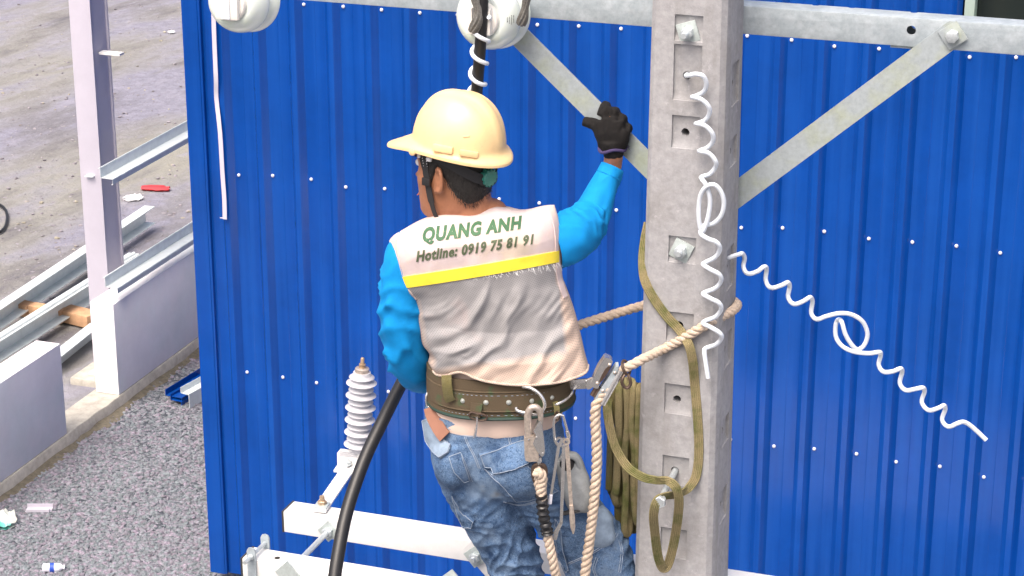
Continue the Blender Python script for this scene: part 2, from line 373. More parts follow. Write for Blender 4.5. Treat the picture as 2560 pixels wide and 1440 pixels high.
M['bag'] = mat('plastic_bag', (.62, .66, .60), .4, col2=(.10, .45, .38), c2scale=9, c2lo=.52, c2hi=.58)
M['bottle'] = mat('clear_plastic', (.70, .70, .78), .2, spec=.6)
M['blabel'] = mat('blue_label', (.02, .07, .42), .5)
M['glass'] = mat('dark_window_glass', (.015, .02, .018), .08, spec=.6)
M['wframe'] = mat('pale_green_window_frame', (.33, .42, .37), .5)
M['dark'] = mat('dark_interior', (.02, .018, .017), .9)
M['fringe'] = mat('dark_dirt', (.13, .115, .085), .95, var=.4, vscale=25, bump=.8, bscale=40)

# ================================================================ ground
mb = MB(); mb.add([(-150, -60, 0), (150, -60, 0), (150, 260, 0), (-150, 260, 0)], [(0, 1, 2, 3)])
mb.build('ground', M['ground'], kind='structure')
W0 = G(300, 1020); UW, V2, _ = uvz(W0)                       # right face of the low white walls and the near end of the second
V1 = uvz(G(190, 1120))[1]
mb = MB()                                                    # gravel bed between the low walls and the shed
pts = [L(UW, -4, .004), L(UW, 16, .004), L(-3.6, 16, .004), L(-3.6, 3.9, .004), L(2.5, 2.2, .004), L(2.5, -4, .004)]
mb.add(pts, [tuple(range(6))]); mb.build('gravel_ground', M['gravel'], kind='structure')
mb = MB(); box(mb, L(.2, 1.60, .03), U * 4.2, V * .74, Z * .03); mb.build('unseen_reflection_slab', M['slab_pale'], kind='structure')  # pale slab out of view, added so the wall mirrors a lighter band
mb = MB(); mb.add([L(-45, -15, .012), L(45, -15, .012), L(45, -2.6, .012), L(-45, -2.6, .012)], [(0, 1, 2, 3)]); mb.build('unseen_reflection_strip', mat('reflection_strip_dark', (.055, .056, .058), .9, var=.2, vscale=5, bump=.4, bscale=80), kind='structure')  # dark strip out of view, added to darken what the upper wall mirrors
rng = np.random.default_rng(3)
mb = MB(); ico = bmesh.new(); bmesh.ops.create_icosphere(ico, subdivisions=1, radius=1); iv = [v.co.copy() for v in ico.verts]; ico.verts.index_update(); ifs = [[v.index for v in f.verts] for f in ico.faces]; ico.free()
cnt = 0
while cnt < 15000:
    px, py = rng.uniform(-60, 560), 1460 - 620 * rng.random() ** 1.15
    p = G(px, py, 0); u, v, _ = uvz(p)
    if u < UW + .03 or u > -3.55 + .0 and v > 4.2: continue
    if rng.random() < .55 * max(0, min(1, (1120 - py) / 160)): continue
    s = .006 + .012 * rng.random() ** 2.5; cnt += 1
    q = Matrix.Rotation(rng.uniform(0, 6.3), 3, 'Z') @ Matrix.Rotation(rng.uniform(-.5, .5), 3, 'X'); sc = Vector((s * rng.uniform(.8, 1.5), s, s * rng.uniform(.45, .9)))
    b0 = len(mb.v); jit = rng.uniform(.75, 1.2, 12)
    mb.v += [p + q @ Vector((a.x * sc.x, a.y * sc.y, a.z * sc.z)) * float(j) + Vector((0, 0, s * .3)) for a, j in zip(iv, jit)]
    mb.f += [(f[0] + b0, f[1] + b0, f[2] + b0) for f in ifs]
mb.m = [0] * len(mb.f)
me = bpy.data.meshes.new('loose_gravel'); me.from_pydata([tuple(q) for q in mb.v], [], mb.f); me.materials.append(M['stone'])
o = bpy.data.objects.new('loose_gravel', me); COL.objects.link(o); tag(o, 'loose grey crushed stone scattered over the yard beside the blue shed', 'gravel', kind='stuff')

mb = MB()                                                    # pebbles, clods and leaves dropped about the yard
for _ in range(1300):
    px, py = rng.uniform(-80, 520), 860 * rng.random() ** .8; p = G(px, py)
    if uvz(p)[0] > UW - .3: continue
    s = .006 + .014 * rng.random() ** 3; q = Matrix.Rotation(rng.uniform(0, 6.3), 3, 'Z'); b0 = len(mb.v); jit = rng.uniform(.7, 1.25, 12); fl = rng.choice([.25, .7])
    mb.v += [p + q @ Vector((a.x * s * 1.4, a.y * s, a.z * s * fl)) * float(j) + Vector((0, 0, s * fl * .5)) for a, j in zip(iv, jit)]
    mb.f += [(f[0] + b0, f[1] + b0, f[2] + b0) for f in ifs]
mb.m = [0] * len(mb.f)
me = bpy.data.meshes.new('pebbles'); me.from_pydata([tuple(q) for q in mb.v], [], mb.f); me.materials.append(mat('pebble', (.22, .205, .225), .9, var=.5, vscale=9, col2=(.30, .28, .22), c2scale=5, c2lo=.55, c2hi=.6))
o = bpy.data.objects.new('pebbles', me); COL.objects.link(o); tag(o, 'pebbles and crumbs scattered over the bare earth yard behind the low walls', 'pebbles', kind='stuff')

# ================================================================ blue shed
WV = 4.35
shed = thing('metal_shed', 'large shed clad in ribbed bright blue metal sheets with white screws', 'shed', L(-.3, WV, 0))
RIB = [(-.100, 0), (-.094, 0), (-.068, -.031), (-.042, -.031), (-.014, 0), (.049, 0), (.051, -.0012), (.053, 0)]
def sheet(u0, u1, z0, z1, dv):
    prof = [(u0, 0)]
    k0 = math.floor((u0 + .275) / .2) - 1
    for k in range(k0, k0 + 12):
        for a, d in RIB:
            uu = -.275 + .2 * k + a
            if u0 + .002 < uu < u1 - .002: prof.append((uu, d))
    prof.append((u1, 0)); vs, fs = [], []; nz_ = 5; n = len(prof)
    for j in range(nz_):
        z = z0 + (z1 - z0) * j / (nz_ - 1)
        for uu, d in prof: vs.append(L(uu, WV + d + dv, z))
    for j in range(nz_ - 1):
        for i in range(n - 1): fs.append((j * n + i, j * n + i + 1, (j + 1) * n + i + 1, (j + 1) * n + i))
    m_ = MB().add(vs, fs); return m_
WU = uvz(PV(2408, 15, WV))[0]
WS = .018
edges = [-3.70, WS - 3, WS - 2, WS - 1, WS, WS + 1, WS + 2, WS + 3]
sheet(WS, WU - .001, 3.33, 4.35, 0).build('cladding_sheet', M['wall'], shed, sharp=25)
for i in range(len(edges) - 1):
    for z0, z1 in ([(.08, 3.33), (4.35, 5.6)] if i == 4 else [(.08, 5.6)]):
        sheet(edges[i], edges[i + 1], z0, z1, .0005 * (i % 2)).build('cladding_sheet', M['wall'], shed, sharp=25)
mb = MB(); box(mb, L(-3.689, WV - .022, 2.84), U * .040, V * .003, Z * 2.76); box(mb, L(-3.644, WV - .010, 2.84), U * .008, V * .012, Z * 2.76, .004); box(mb, L(-3.731, WV + .04, 2.84), U * .003, V * .065, Z * 2.76); mb.build('corner_trim', M['wall'], shed)
mb = MB(); box(mb, L(-3.70, WV + 3.2, 2.8), U * .015, V * 3.1, Z * 2.72); mb.build('side_wall', M['wall'], shed)
mb = MB(); box(mb, L(-.35, WV + 3.1, 5.66), U * 3.6, V * 3.3, Z * .03); mb.build('roof', M['wall'], shed)
mb = MB(); lathe(mb, Vector((0, 0, 0)), -V, [(-.004, .0085), (0, .0088), (.002, .0082), (.0045, .0064), (.0058, .0036), (.006, .001)], 12)
scr0 = None
for zr in (3.25, 2.36, 1.27, 4.45):
    for k in range(-17, 17):
        uu = -.275 + .2 * k
        if uu < -3.66 or uu > WU + 2.9: continue
        p = L(uu + random.gauss(0, .004), WV - .003, zr + random.gauss(0, .007))
        if zr == 4.45 and k % 2: continue
        if scr0 is None:
            scr0 = bpy.data.objects.new('screw', mb.mesh('screw', M['screw'], Vector((0, 0, 0)), 60)); COL.objects.link(scr0); scr0.parent = shed; ORG[scr0] = ORG[shed]; scr0.location = p - ORG[shed]
        else: dup(scr0, p - ORG[shed], shed)
mb = MB(); box(mb, L(WU + .5, WV + .10, 3.83), U * .49, V * .004, Z * .5); win = mb.build('window', M['glass'], shed)
mb = MB()
for a, b in ((WU + .018, .022), (WU + .5, .02), (WU + .982, .022)): box(mb, L(a + .012, WV + .03, 3.84), U * b, V * .045, Z * .50, .003)
for z in (3.352, 4.33): box(mb, L(WU + .5, WV + .028, z), U * .5, V * .05, Z * .02, .003)
mb.build('frame', M['wframe'], win)
mb = MB(); box(mb, L(WU + .5, WV + .6, 3.8), U * .7, V * .01, Z * .7); mb.build('interior_panel', M['dark'], shed)

pp = [(533, -40), (534, 45), (537, 130), (540, 200), (541, 245), (550, 330), (556, 430), (561, 500), (562, 548)]
st = [PV(a, b, WV - .055 + (.02 if i == 4 else 0)) for i, (a, b) in enumerate(pp)]
mb = MB(); sweep(mb, catmull(st, 3), [(-.0012, -.0115), (-.0012, .0115), (.0012, .0115), (.0012, -.0115)], V)
box(mb, PV(556, 545, WV - .05), U * .012, V * .004, Z * .0015)
mb.build('metal_strip', M['column'], label='thin bent grey metal strip hanging down the left end of the blue wall', cat='metal strip')

# ================================================================ left yard: low walls, sill, column, purlins, timber, litter
HW = uvz(PU(290, 757, UW))[2]
def low_wall(v0, v1, h, label):
    mb = MB(); box(mb, L(UW - .085, (v0 + v1) / 2, .09 + (h - .09) / 2), U * .085, V * ((v1 - v0) / 2), Z * ((h - .09) / 2), .006)
    return tag(mb.build('low_wall', M['render']), label, 'wall', 'low white walls of the unfinished building')
low_wall(1.2, V1, uvz(PU(182, 838, UW))[2], 'low white rendered wall at the lower left, its flat top running out of the picture')
low_wall(V2, 14.5, HW, 'low white rendered wall with a zinc rail on its top, meeting the blue shed')
mb = MB(); sw = []
for i in range(120):
    v = 1 + i * .115
    sw.append((v, UW + .012 + .010 * noise.noise(Vector((v * 2.3, 0, 0))) + .012 * noise.noise(Vector((v * 9, 1, 0))) + .008 * noise.noise(Vector((v * 24, 3, 0)))))
vs, fs = [], []
for v, u in sw: vs += [L(UW - .2, v, -.05), L(UW - .2, v, .088), L(u - .008, v, .088), L(u, v, .078), L(u + .012, v, -.05)]
for i in range(len(sw) - 1):
    for k in range(4): a = i * 5 + k; fs.append((a, a + 1, a + 6, a + 5))
mb.add(vs, fs); mb.build('concrete_sill', M['sill'], sharp=50, kind='structure')
mb = MB(); vs, fs = [], []                                   # strip of dirt caught along the sill
for i in range(200):
    v = 1 + i * .06; wd = .07 + .05 * noise.noise(Vector((v * 3, 5, 0))) + .04 * noise.noise(Vector((v * 11, 7, 0)))
    vs += [L(UW + .0, v, .03), L(UW + wd * .5, v, .016), L(UW + wd, v, .0055)]
for i in range(199):
    for k in range(2): a = i * 3 + k; fs.append((a, a + 1, a + 4, a + 3))
mb.add(vs, fs); mb.build('dirt', M['fringe'], kind='stuff', label='dark dirt and crumbs caught along the foot of the low walls', cat='dirt')

cv = uvz(G(235, 950))[1]
ul, ur = uvz(PV(206, 500, cv))[0], uvz(PV(257, 500, cv))[0]
colm = thing('steel_column', 'tall pale lilac steel column standing behind the low white walls', 'column', L((ul + ur) / 2, cv + .1, 0))
mb = MB(); cx = (ul + ur) / 2; hw = (ur - ul) / 2
box(mb, L(cx, cv + .005, 3.05), U * hw, V * .006, Z * 3.0, .002); box(mb, L(cx, cv + .215, 3.05), U * hw, V * .006, Z * 3.0, .002)
box(mb, L(ur - .02, cv + .11, 3.05), U * .006, V * .1, Z * 3.0); box(mb, L(ul + .012, cv + .11, 3.05), U * .005, V * .1, Z * 3.0)
mb.build('shaft', M['column'], colm)
mb = MB(); box(mb, L(cx, cv + .11, .02), U * (hw + .07), V * .17, Z * .02, .003); box(mb, L(cx - .0, cv + .11, .05), U * (hw + .03), V * .14, Z * .012, .003); mb.build('base_plate', M['column'], colm)
mb = MB(); c0 = PV(225, 440, cv - .01); box(mb, c0, U * .03, V * .02, Z * .003); mb.build('cleat', M['purlin'], colm)
mb = MB(); c0 = PV(268, 132, cv + .1); box(mb, c0 + U * .03, U * .075, V * .03, Z * .007); mb.build('cleat', M['white'], colm)
ftm = MB(); box(ftm, L(cx + .02, cv + .12, .005), U * .22, V * .24, Z * .045, .02); ftm.build('concrete_footing', M['sill'], kind='structure')

def channel(p0, p1, prof, label, mt='purlin', name='steel_purlin', grp='zinc purlins of the unfinished building'):
    mb = MB(); th = .003; pr = [(a, b) for a, b in prof]
    out = []
    for i, (a, b) in enumerate(pr): out.append((a, b))
    for a, b in reversed(pr): out.append((a - th * .9, b + th))
    pts = [Vector(p0) + (Vector(p1) - Vector(p0)) * t for t in (0, 1)]
    vs = [p + U * a + Z * b for p in pts for a, b in out]; n = len(out)
    fs = [(i, (i + 1) % n, n + (i + 1) % n, n + i) for i in range(n)]
    for i in range(len(pr) - 1): fs += [(i, i + 1, n - 2 - i, n - 1 - i), (n + i, n + i + 1, 2 * n - 2 - i, 2 * n - 1 - i)]
    mb.add(vs, fs); return mb.build(name, M[mt], sharp=20, label=label, cat='purlin', group=grp)
ZS = [(.0, .14), (.012, .145), (.012, .155), (-.004, .155), (-.004, .045), (.065, .03), (.078, 0), (.078, -.05), (.066, -.055)]
ZP = [(-.014, .062), (0, .066), (0, .002), (.085, 0), (.085, -.034), (.074, -.038)]
pA = PU(268, 716, UW - .06)
def along(p, dv): return p + V * dv
channel(along(pA, -.02), along(pA, 7), ZP, 'zinc rail lying on top of the low white wall')
pB = PU(252, 446, UW - .06)
channel(pB, along(pB, 7), ZP, 'zinc rail fixed to the column high above the low wall')
BX = [(.0, -.14), (-.09, -.14), (-.09, 0), (0, 0), (0.0, -.11), (-.02, -.115)]
def ground_beam(a, b, z, label, w=.09, h=.13):
    q0, q1 = G(*a, z), G(*b, z)
    d = (q1 - q0); d.z = 0; Ud = Vector((d.y, -d.x, 0)).normalized()
    mb = MB(); mid = (q0 + q1) / 2; ln = d.length / 2; dn = d.normalized(); t = .004
    box(mb, mid, Ud * (w / 2), dn * ln, Z * t); box(mb, mid - Ud * (w / 2 - t / 2) - Z * (h / 2 + t), Ud * (t / 2), dn * ln, Z * (h / 2)); box(mb, mid - Z * (h + 2 * t), Ud * (w / 2), dn * ln, Z * t)
    return mb.build('steel_purlin', M['purlin'], label=label, cat='purlin', group='zinc purlins of the unfinished building')
ground_beam((-300, 965), (374, 516), .21, 'long zinc purlin on the ground, the farther of the two beyond the column')
ground_beam((-300, 1032), (335, 634), .21, 'long zinc purlin on the ground, the nearer one with a groove')
q = ground_beam((120, 905), (240, 810), .12, 'short visible length of zinc purlin behind the end of the low wall')
mb = MB(); g0 = G(-300, 1032, .217); g1 = G(335, 634, .217); tube(mb, [g0, g1], .016, 8); gb = mb.build('rib', M['purlin'], bpy.data.objects['steel_purlin.003'])
for (a, b, c, e), lb in zip([((20, 762), (78, 775), .05, .045), ((80, 775), (160, 790), .045, .05), ((162, 782), (235, 800), .07, .045)], ['split timber piece under the purlins, leftmost of three', 'orange-brown timber piece under the purlins, middle of three', 'pale timber block under the purlins beside the column']):
    q0, q1 = G(*a, .06), G(*b, .06); mb = MB(); d = q1 - q0; d.z = 0; s_ = Vector((d.y, -d.x, 0)).normalized()
    box(mb, (q0 + q1) / 2, d * .5, s_ * c, Z * e, .006); mb.build('timber_block', M['wood'], label=lb, cat='timber', group='timber blocks under the purlins')

def crumple(name, a, b, w_, h_, mt, label, cat, n=9, amp=.02, z=.01):
    q0, q1 = G(*a, z), G(*b, z); d = q1 - q0; s_ = Vector((-d.y, d.x, 0)).normalized() * w_; vs, fs = [], []
    for lay in (1, 0):
        for i in range(n + 1):
            for j in range(5):
                t, k = i / n, j / 4 - .5; e = 1 - .35 * abs(2 * t - 1) ** 2
                vs.append(q0 + d * t + s_ * (k * e * (1 + .5 * N3((t * 3, k, 3), 2))) + Z * (lay * (h_ * (1 - (2 * k) ** 2) * e + amp * .5 * N3((t * 4, k * 2, 1), 2.1) + amp * .4)))
    m_ = (n + 1) * 5
    for i in range(n):
        for j in range(4):
            a_ = i * 5 + j; fs += [(a_, a_ + 1, a_ + 6, a_ + 5), (m_ + a_, m_ + a_ + 5, m_ + a_ + 6, m_ + a_ + 1)]
    return MB().add(vs, fs).build(name, mt, sharp=35, label=label, cat=cat)
crumple('red_rag', (355, 472), (424, 475), .09, .03, M['red'], 'crumpled red plastic strip lying on the earth beyond the column', 'litter')
crumple('paper_scrap', (312, 500), (352, 492), .16, .02, M['paper'], 'crumpled white paper scrap lying near the end of a purlin', 'litter')
crumple('paper_scrap', (421, 82), (435, 80), .10, .01, M['paper'], 'tiny white scrap lying far back on the earth yard', 'litter')
crumple('plastic_bag', (-40, 1318), (38, 1302), .17, .06, M['bag'], 'crumpled white and green plastic bag at the foot of the low wall', 'plastic bag', n=14, amp=.05)
mb = MB(); q0, q1 = G(66, 1274, .012), G(130, 1274, .012); d = (q1 - q0) * .5
box(mb, (q0 + q1) / 2 + Z * .0, d, Vector((0, .030, 0)), Z * .002); box(mb, (q0 + q1) / 2 + Vector((0, .03, .012)), d, Vector((0, .002, 0)), Z * .012); box(mb, (q0 + q1) / 2 + Vector((0, -.03, .01)), d * .9, Vector((0, .012, 0)), Z * .008)
mb.build('metal_offcut', M['column'], label='short grey channel offcut lying on the gravel below the low wall', cat='offcut')
bt = thing('water_bottle', 'small clear plastic water bottle with a blue label lying on the gravel', 'bottle', G(135, 1420))
q0, q1 = G(106, 1420, .025), G(162, 1418, .025); d = (q1 - q0); ln = d.length
mb = MB(); lathe(mb, q0, d, [(0, .018), (.004, .024), (ln * .12, .026), (ln * .2, .024), (ln * .3, .026), (ln * .7, .026), (ln * .8, .022), (ln * .9, .012), (ln * .93, .011)], 16); mb.build('bottle_body', M['bottle'], bt)
mb = MB(); lathe(mb, q0 + d * .34, d, [(0, .0262), (.0005, .0268), (ln * .2, .0268), (ln * .2 + .0005, .0262)], 16); mb.build('bottle_label', M['blabel'], bt)
mb = MB(); lathe(mb, q0 + d * .92, d, [(0, .013), (ln * .08, .013), (ln * .085, .011)], 12); mb.build('cap', M['paper'], bt)
for a, b, w_, h_, lb, mt in [((434, 992), (520, 938), .06, .05, 'blue sheet-metal trim offcut lying on the gravel by the shed corner, the longer one', 'wall'), ((462, 985), (530, 948), .03, .10, 'blue and grey metal trim offcut leaning against the shed corner', 'purlin'), ((440, 1002), (500, 968), .04, .03, 'narrow blue trim offcut in front of the shed corner', 'wall')]:
    q0, q1 = G(*a, h_), G(*b, h_); d = (q1 - q0) * .5; s_ = Vector((d.y, -d.x, 0)).normalized(); mb = MB()
    box(mb, (q0 + q1) / 2, d, s_ * w_, Z * .002); box(mb, (q0 + q1) / 2 + s_ * (w_ + .002) - Z * (h_ * .45), d, s_ * .002, Z * (h_ * .5)); box(mb, (q0 + q1) / 2 - s_ * (w_ + .002) + Z * .02, d, s_ * .002, Z * .02)
    mb.build('trim_offcut', [M[mt]], label=lb, cat='offcut', group='metal trim offcuts by the shed corner')
mb = MB(); tube(mb, catmull([G(-90, 520, .02), G(-30, 505, .03), G(8, 518, .03), G(18, 548, .02), G(0, 580, .02), G(-60, 590, .02)], 8), .012, 8); mb.build('hose', M['cable'], label='curved dark hose lying on the earth at the left edge', cat='hose')

# ================================================================ utility pole
pole = thing('utility_pole', 'tapered grey concrete utility pole with square recesses and bolt holes', 'pole', AX)
def halfw(z): return .0985 + (4.4 - z) * .0068
def octa(z, steps=3):
    h, c = halfw(z), .034; pts = []
    for cx_, cy_, a0 in ((1, 1, 0), (-1, 1, 90), (-1, -1, 180), (1, -1, 270)):
        for k in range(steps + 1):
            a = R(a0 + 90 * k / steps); pts.append((cx_ * (h - c) + c * math.cos(a), cy_ * (h - c) + c * math.sin(a)))
    return pts
mb = MB(); zs = list(np.linspace(-.2, 2.4, 5)) + list(np.linspace(2.5, 6.4, 40)); vs, fs = [], []
for z in zs:
    for i, (x, y) in enumerate(octa(z)):
        p = L(x, y, z); vs.append(p)
n = 16
for j in range(len(zs) - 1):
    for k in range(n): fs.append((j * n + k, j * n + (k + 1) % n, (j + 1) * n + (k + 1) % n, (j + 1) * n + k))
fs += [tuple(range(n)), tuple((len(zs) - 1) * n + k for k in range(n))]
mb.add(vs, fs)
cut = []
front = lambda py: uvz(PV(1720 - (py - 200) * .030, py, -halfw(4.2 - (py - 170) * .0011)))
RECS = [(38, 108, 80), (112, 256, 188), (290, 376, 330), (592, 662, 625), (782, 860, 812), (962, 1040, 997), (1142, 1216, 1175), (1322, 1398, None)]
holes = []
for t, b_, hpy in RECS:
    zt, zb = front(t)[2], front(b_)[2]; uc = front((t + b_) / 2)[0] - .002; h = halfw((zt + zb) / 2)
    c = MB(); n_ = 12; w_ = .0355; dpt = .0085                       # the floor slopes in and the foot of the recess is a rounded ledge
    prof = [(-h - .02, zt), (-h + .003, zt), (-h + dpt * .8, zt - .008), (-h + dpt, zb + .022), (-h + dpt * .3, zb + .004), (-h - .02, zb)]
    vsx = [L(uc - w_, y, z) for y, z in prof] + [L(uc + w_, y, z) for y, z in prof]; k = len(prof)
    c.add(vsx, [tuple(range(k)), tuple(range(2 * k - 1, k - 1, -1))] + [(i, (i + 1) % k, k + (i + 1) % k, k + i) for i in range(k)]); cut.append(c)
    if hpy:
        p = PV(1718 - (hpy - 200) * .031, hpy, -h + .01); hu, _, hz = uvz(p); holes.append((hpy, hu, hz, h))
        c = MB(); lathe(c, L(hu, -h + .06, hz), -V, [(0, .0105), (.13, .0105)], 16); cut.append(c)
for t, b_ in ((150, 255), (330, 400), (590, 690), (790, 870), (985, 1050), (1150, 1225)):        # recesses of the right face
    zt, zb = uvz(PU(1845, t, .1))[2], uvz(PU(1845, b_, .1))[2]; h = halfw((zt + zb) / 2)
    c = MB(); prof = [(h + .02, zt), (h - .003, zt), (h - .008, zt - .012), (h - .008, zb + .018), (h - .003, zb + .004), (h + .02, zb)]
    k = 6; vsx = [L(x, -.037, z) for x, z in prof] + [L(x, .037, z) for x, z in prof]
    c.add(vsx, [tuple(range(k)), tuple(range(2 * k - 1, k - 1, -1))] + [(i, (i + 1) % k, k + (i + 1) % k, k + i) for i in range(k)]); cut.append(c)
    c = MB(); lathe(c, L(h - .06, 0, (zt + zb) / 2), U, [(0, .0088), (.13, .0088)], 12); cut.append(c)
shaft = boolean_cut(mb, cut); shaft.build('shaft', M['concrete'], pole, sharp=28)
PB = bvh(shaft)
def hexprism(mb, o, axis, r, ln, rot=0, mi=0):
    axis = Vector(axis).normalized(); h = Z if abs(axis.z) < .9 else Vector((1, 0, 0)); a = (h - axis * h.dot(axis)).normalized(); b = axis.cross(a)
    vs = [Vector(o) + axis * d + (a * math.cos(R(60 * k + rot)) + b * math.sin(R(60 * k + rot))) * r * e for d, e in ((0, 1), (ln * .85, 1), (ln, .86)) for k in range(6)]
    return mb.add(vs, [(5, 4, 3, 2, 1, 0), tuple(range(12, 18))] + [(j * 6 + k, j * 6 + (k + 1) % 6, (j + 1) * 6 + (k + 1) % 6, (j + 1) * 6 + k) for j in (0, 1) for k in range(6)], mi)
def bolt_set(parent, c, axis, rot, wsz=.026, rod=.045, names=True, rodr=.0085, wmat='washer'):
    """square washer, nut and threaded end along axis"""
    axis = Vector(axis).normalized(); h = Z; a = (h - axis * h.dot(axis)).normalized(); b = axis.cross(a); a2 = a * math.cos(rot) + b * math.sin(rot); b2 = axis.cross(a2); c = Vector(c)
    mb = MB(); box(mb, c + axis * .003, a2 * wsz, b2 * wsz, axis * .0028, .0012); wo = mb.build('washer', M[wmat], parent)
    mb = MB(); hexprism(mb, c + axis * .0058, axis, .0165, .013, 12); hexprism(mb, c + axis * .0188, axis, .0158, .006, 30); mb.build('nut', M['bolt'], parent, sharp=30)
    mb = MB(); th = []
    for k in range(int(rod / .0025)): th += [(.0248 + k * .0025 - .005, rodr), (.0248 + k * .0025 - .0038, rodr * .88)]
    th += [(rod + .02, rodr * .8)]
    lathe(mb, c, axis, th, 14); mb.build('bolt', M['bolt'], parent, sharp=60)
for hpy, hu, hz, h in holes:
    if hpy in (80, 625): bolt_set(pole, L(hu, -h + .0082, hz), -V, R(18 if hpy == 80 else -24), .0255, .028 if hpy == 80 else .016)
    elif hpy != 188 and hpy != 1175:
        pass
sb0 = [q for q in holes if q[0] == 1175][0]
e0 = L(sb0[1], -sb0[3] + .03, sb0[2]); e1 = P(1650, 1252, -.255); dr = (e1 - e0).normalized()
mb = MB(); tube(mb, [e0, e1], .0085, 14); hexprism(mb, e1, dr, .017, .012); tube(mb, [e1 - dr * .012, e1], .0125, 12); mb.build('step_bolt', M['bolt'], pole, sharp=35)
zc = uvz(PU(1600, 985, -.1))[2]
mb = MB(); pe = P(1521, 988, .03); p_ = L(-halfw(zc) + .02, uvz(pe)[1], pe.z); tube(mb, [p_, pe], .0085, 12); tube(mb, [pe, pe - U * .010], .015, 12); mb.build('step_bolt', M['bolt'], pole, sharp=35)

# ================================================================ top cross-arm with braces
XV, XZ0, XZ1 = .113, 4.268, 4.340
xa = thing('steel_crossarm', 'galvanised steel cross-arm bolted high across the back of the pole with two slanting braces', 'crossarm', L(0, XV + .036, XZ0))
mb = MB(); box(mb, L(-.25, XV + .036, (XZ0 + XZ1) / 2), U * 1.45, V * .036, Z * ((XZ1 - XZ0) / 2), .003)
cut = []
u_, _, z_ = uvz(PV(2278, 76, XV)); c = MB(); lathe(c, L(u_, XV - .02, z_), V, [(0, .0115), (.12, .0115)], 20); cut.append(c)
for px, py in ((2130, 18), (2285, 30), (2040, 12)):
    q = hit(px, py, Z, XZ1); uu, vv, _ = uvz(q); c = MB(); lathe(c, L(uu, vv, XZ1 - .02), Z, [(0, .0095), (.04, .0095)], 18); cut.append(c)
hb = MB(); box(hb, L(-.25, XV + .036, (XZ0 + XZ1) / 2), U * 1.5, V * .030, Z * ((XZ1 - XZ0) / 2 - .006)); cut.insert(0, hb)
boolean_cut(mb, cut).build('beam', M['galv'], xa, sharp=30)
mb = MB(); q = PV(2265, 114, XV + .03); box(mb, q, U * .035, V * .02, Z * .0025); mb.build('tab', M['galv'], xa)
def brace(a, b, wpx, m_, end_round=True):
    v = XV - .0035; pa, pb = PV(*a, v), PV(*b, v); d = (pb - pa).normalized(); s_ = V.cross(d).normalized(); w2 = wpx * .5 * MM * .98
    pts = [pa + s_ * w2, pb + s_ * w2, pb - s_ * w2, pa - s_ * w2]
    if end_round: pts = [pa + s_ * w2, pb + s_ * w2 - d * .012, pb + s_ * w2 * .55, pb - s_ * w2 * .55, pb - s_ * w2 - d * .012, pa - s_ * w2]
    mb = MB(); prism(mb, [p - V * .003 for p in pts], V * .006); return mb.build('brace', m_, xa, sharp=30)
brace((1790, 525), (2403, 70), 62, M['galv_moss'])
brace((1700, 492), (1268, 60), 58, M['galv_moss'])
bolt_set(xa, PV(2383, 88, XV - .0068), -V, R(36), .0265, .0, wmat='galv_moss')

# ================================================================ porcelain insulators
def insulator(cap_px, label, cap_plain=False, text=False):
    c0 = PV(*cap_px, -.045); t = thing('insulator', label, 'insulator', c0, 'porcelain insulators on the cross-arm')
    ax = (V + Z * -.04).normalized()
    mb = MB(); lathe(mb, c0, ax, [(.010, .044), (.006, .052), (.008, .060), (.016, .069), (.028, .077), (.042, .083), (.056, .0865), (.062, .0865), (.066, .082), (.068, .074), (.074, .070), (.082, .074), (.094, .086), (.104, .093), (.112, .094), (.116, .088), (.118, .06), (.17, .05)], 56)
    mb.build('porcelain_body', M['porcelain'], t, sharp=50)
    if not cap_plain:                                        # maker's stamp: tiny printed lines on the shoulder
        tr = bvh(mb); mb = MB()
        for col_, (y0, y1) in enumerate(((44, 54), (42, 57), (38, 60), (38, 57))):
            x = 1268.5 + 5.2 * col_; y = y0
            while y < y1:
                d = random.uniform(1.2, 3.0); a, b = on(tr, x, y, .0004), on(tr, x - .8 * d / 3, y + d, .0004); tube(mb, [a, b], .0007 if col_ else .0010, 4); y += d + random.uniform(.8, 1.6)
        mb.build('stamp', M['black'], t)
    mb = MB()
    lathe(mb, c0, ax, [(.012, .046), (-.001, .046), (-.006, .043), (-.008, .036), (-.008, .001)], 40); mb.build('cap', M['porcelain_cap'], t, sharp=40)
    if not cap_plain:
        mb = MB()
        for k in (-1, 1): box(mb, c0 - ax * .015 + U * .024 * k, U * .009, ax * .012, Z * .034, .004)
        mb.build('clamp_lug', M['porcelain_cap'], t)
    else:
        mb = MB(); box(mb, c0 - ax * .014, U * .034, ax * .010, Z * .04, .008); mb.build('clamp_lug', M['porcelain_cap'], t)
        mb = MB(); sweep(mb, [c0 - ax * .026 + Z * .05, c0 - ax * .026 - Z * .036], [(-.002, -.012), (-.002, .012), (.002, .012), (.002, -.012)], V); mb.build('clamp_band', M['plastic'], t)
    return t, c0, ax
ins, ic, iax = insulator((1203, 50), 'white porcelain insulator with the black cable strapped to its face')
insulator((574, 10), 'white porcelain insulator with a bare cap above the grey strip, left end of the cross-arm', True)
def strands(pts, r, n, name, label):
    mb = MB(); q = catmull(pts, 6); q, fr = frames(q); m = len(q)
    for k in range(n):
        line = []
        for i, (p, (t, a, b)) in enumerate(zip(q, fr)):
            an = 2 * math.pi * k / n + i * .12; rr = r * (.62 + .2 * math.sin(i * .5)); line.append(p + (a * math.cos(an) + b * math.sin(an)) * rr)
        tube(mb, line, r * .42, 6)
    return mb.build(name, M['strand'], label=label, cat='wire end', group='cut strand ends at the insulator')
strands([PV(1172, -70, -.07), PV(1190, 0, -.085), PV(1196, 40, -.09), PV(1183, 79, -.09)], .0125, 7, 'wire_end', 'frayed grey strand end crossing the black cable on the insulator face')
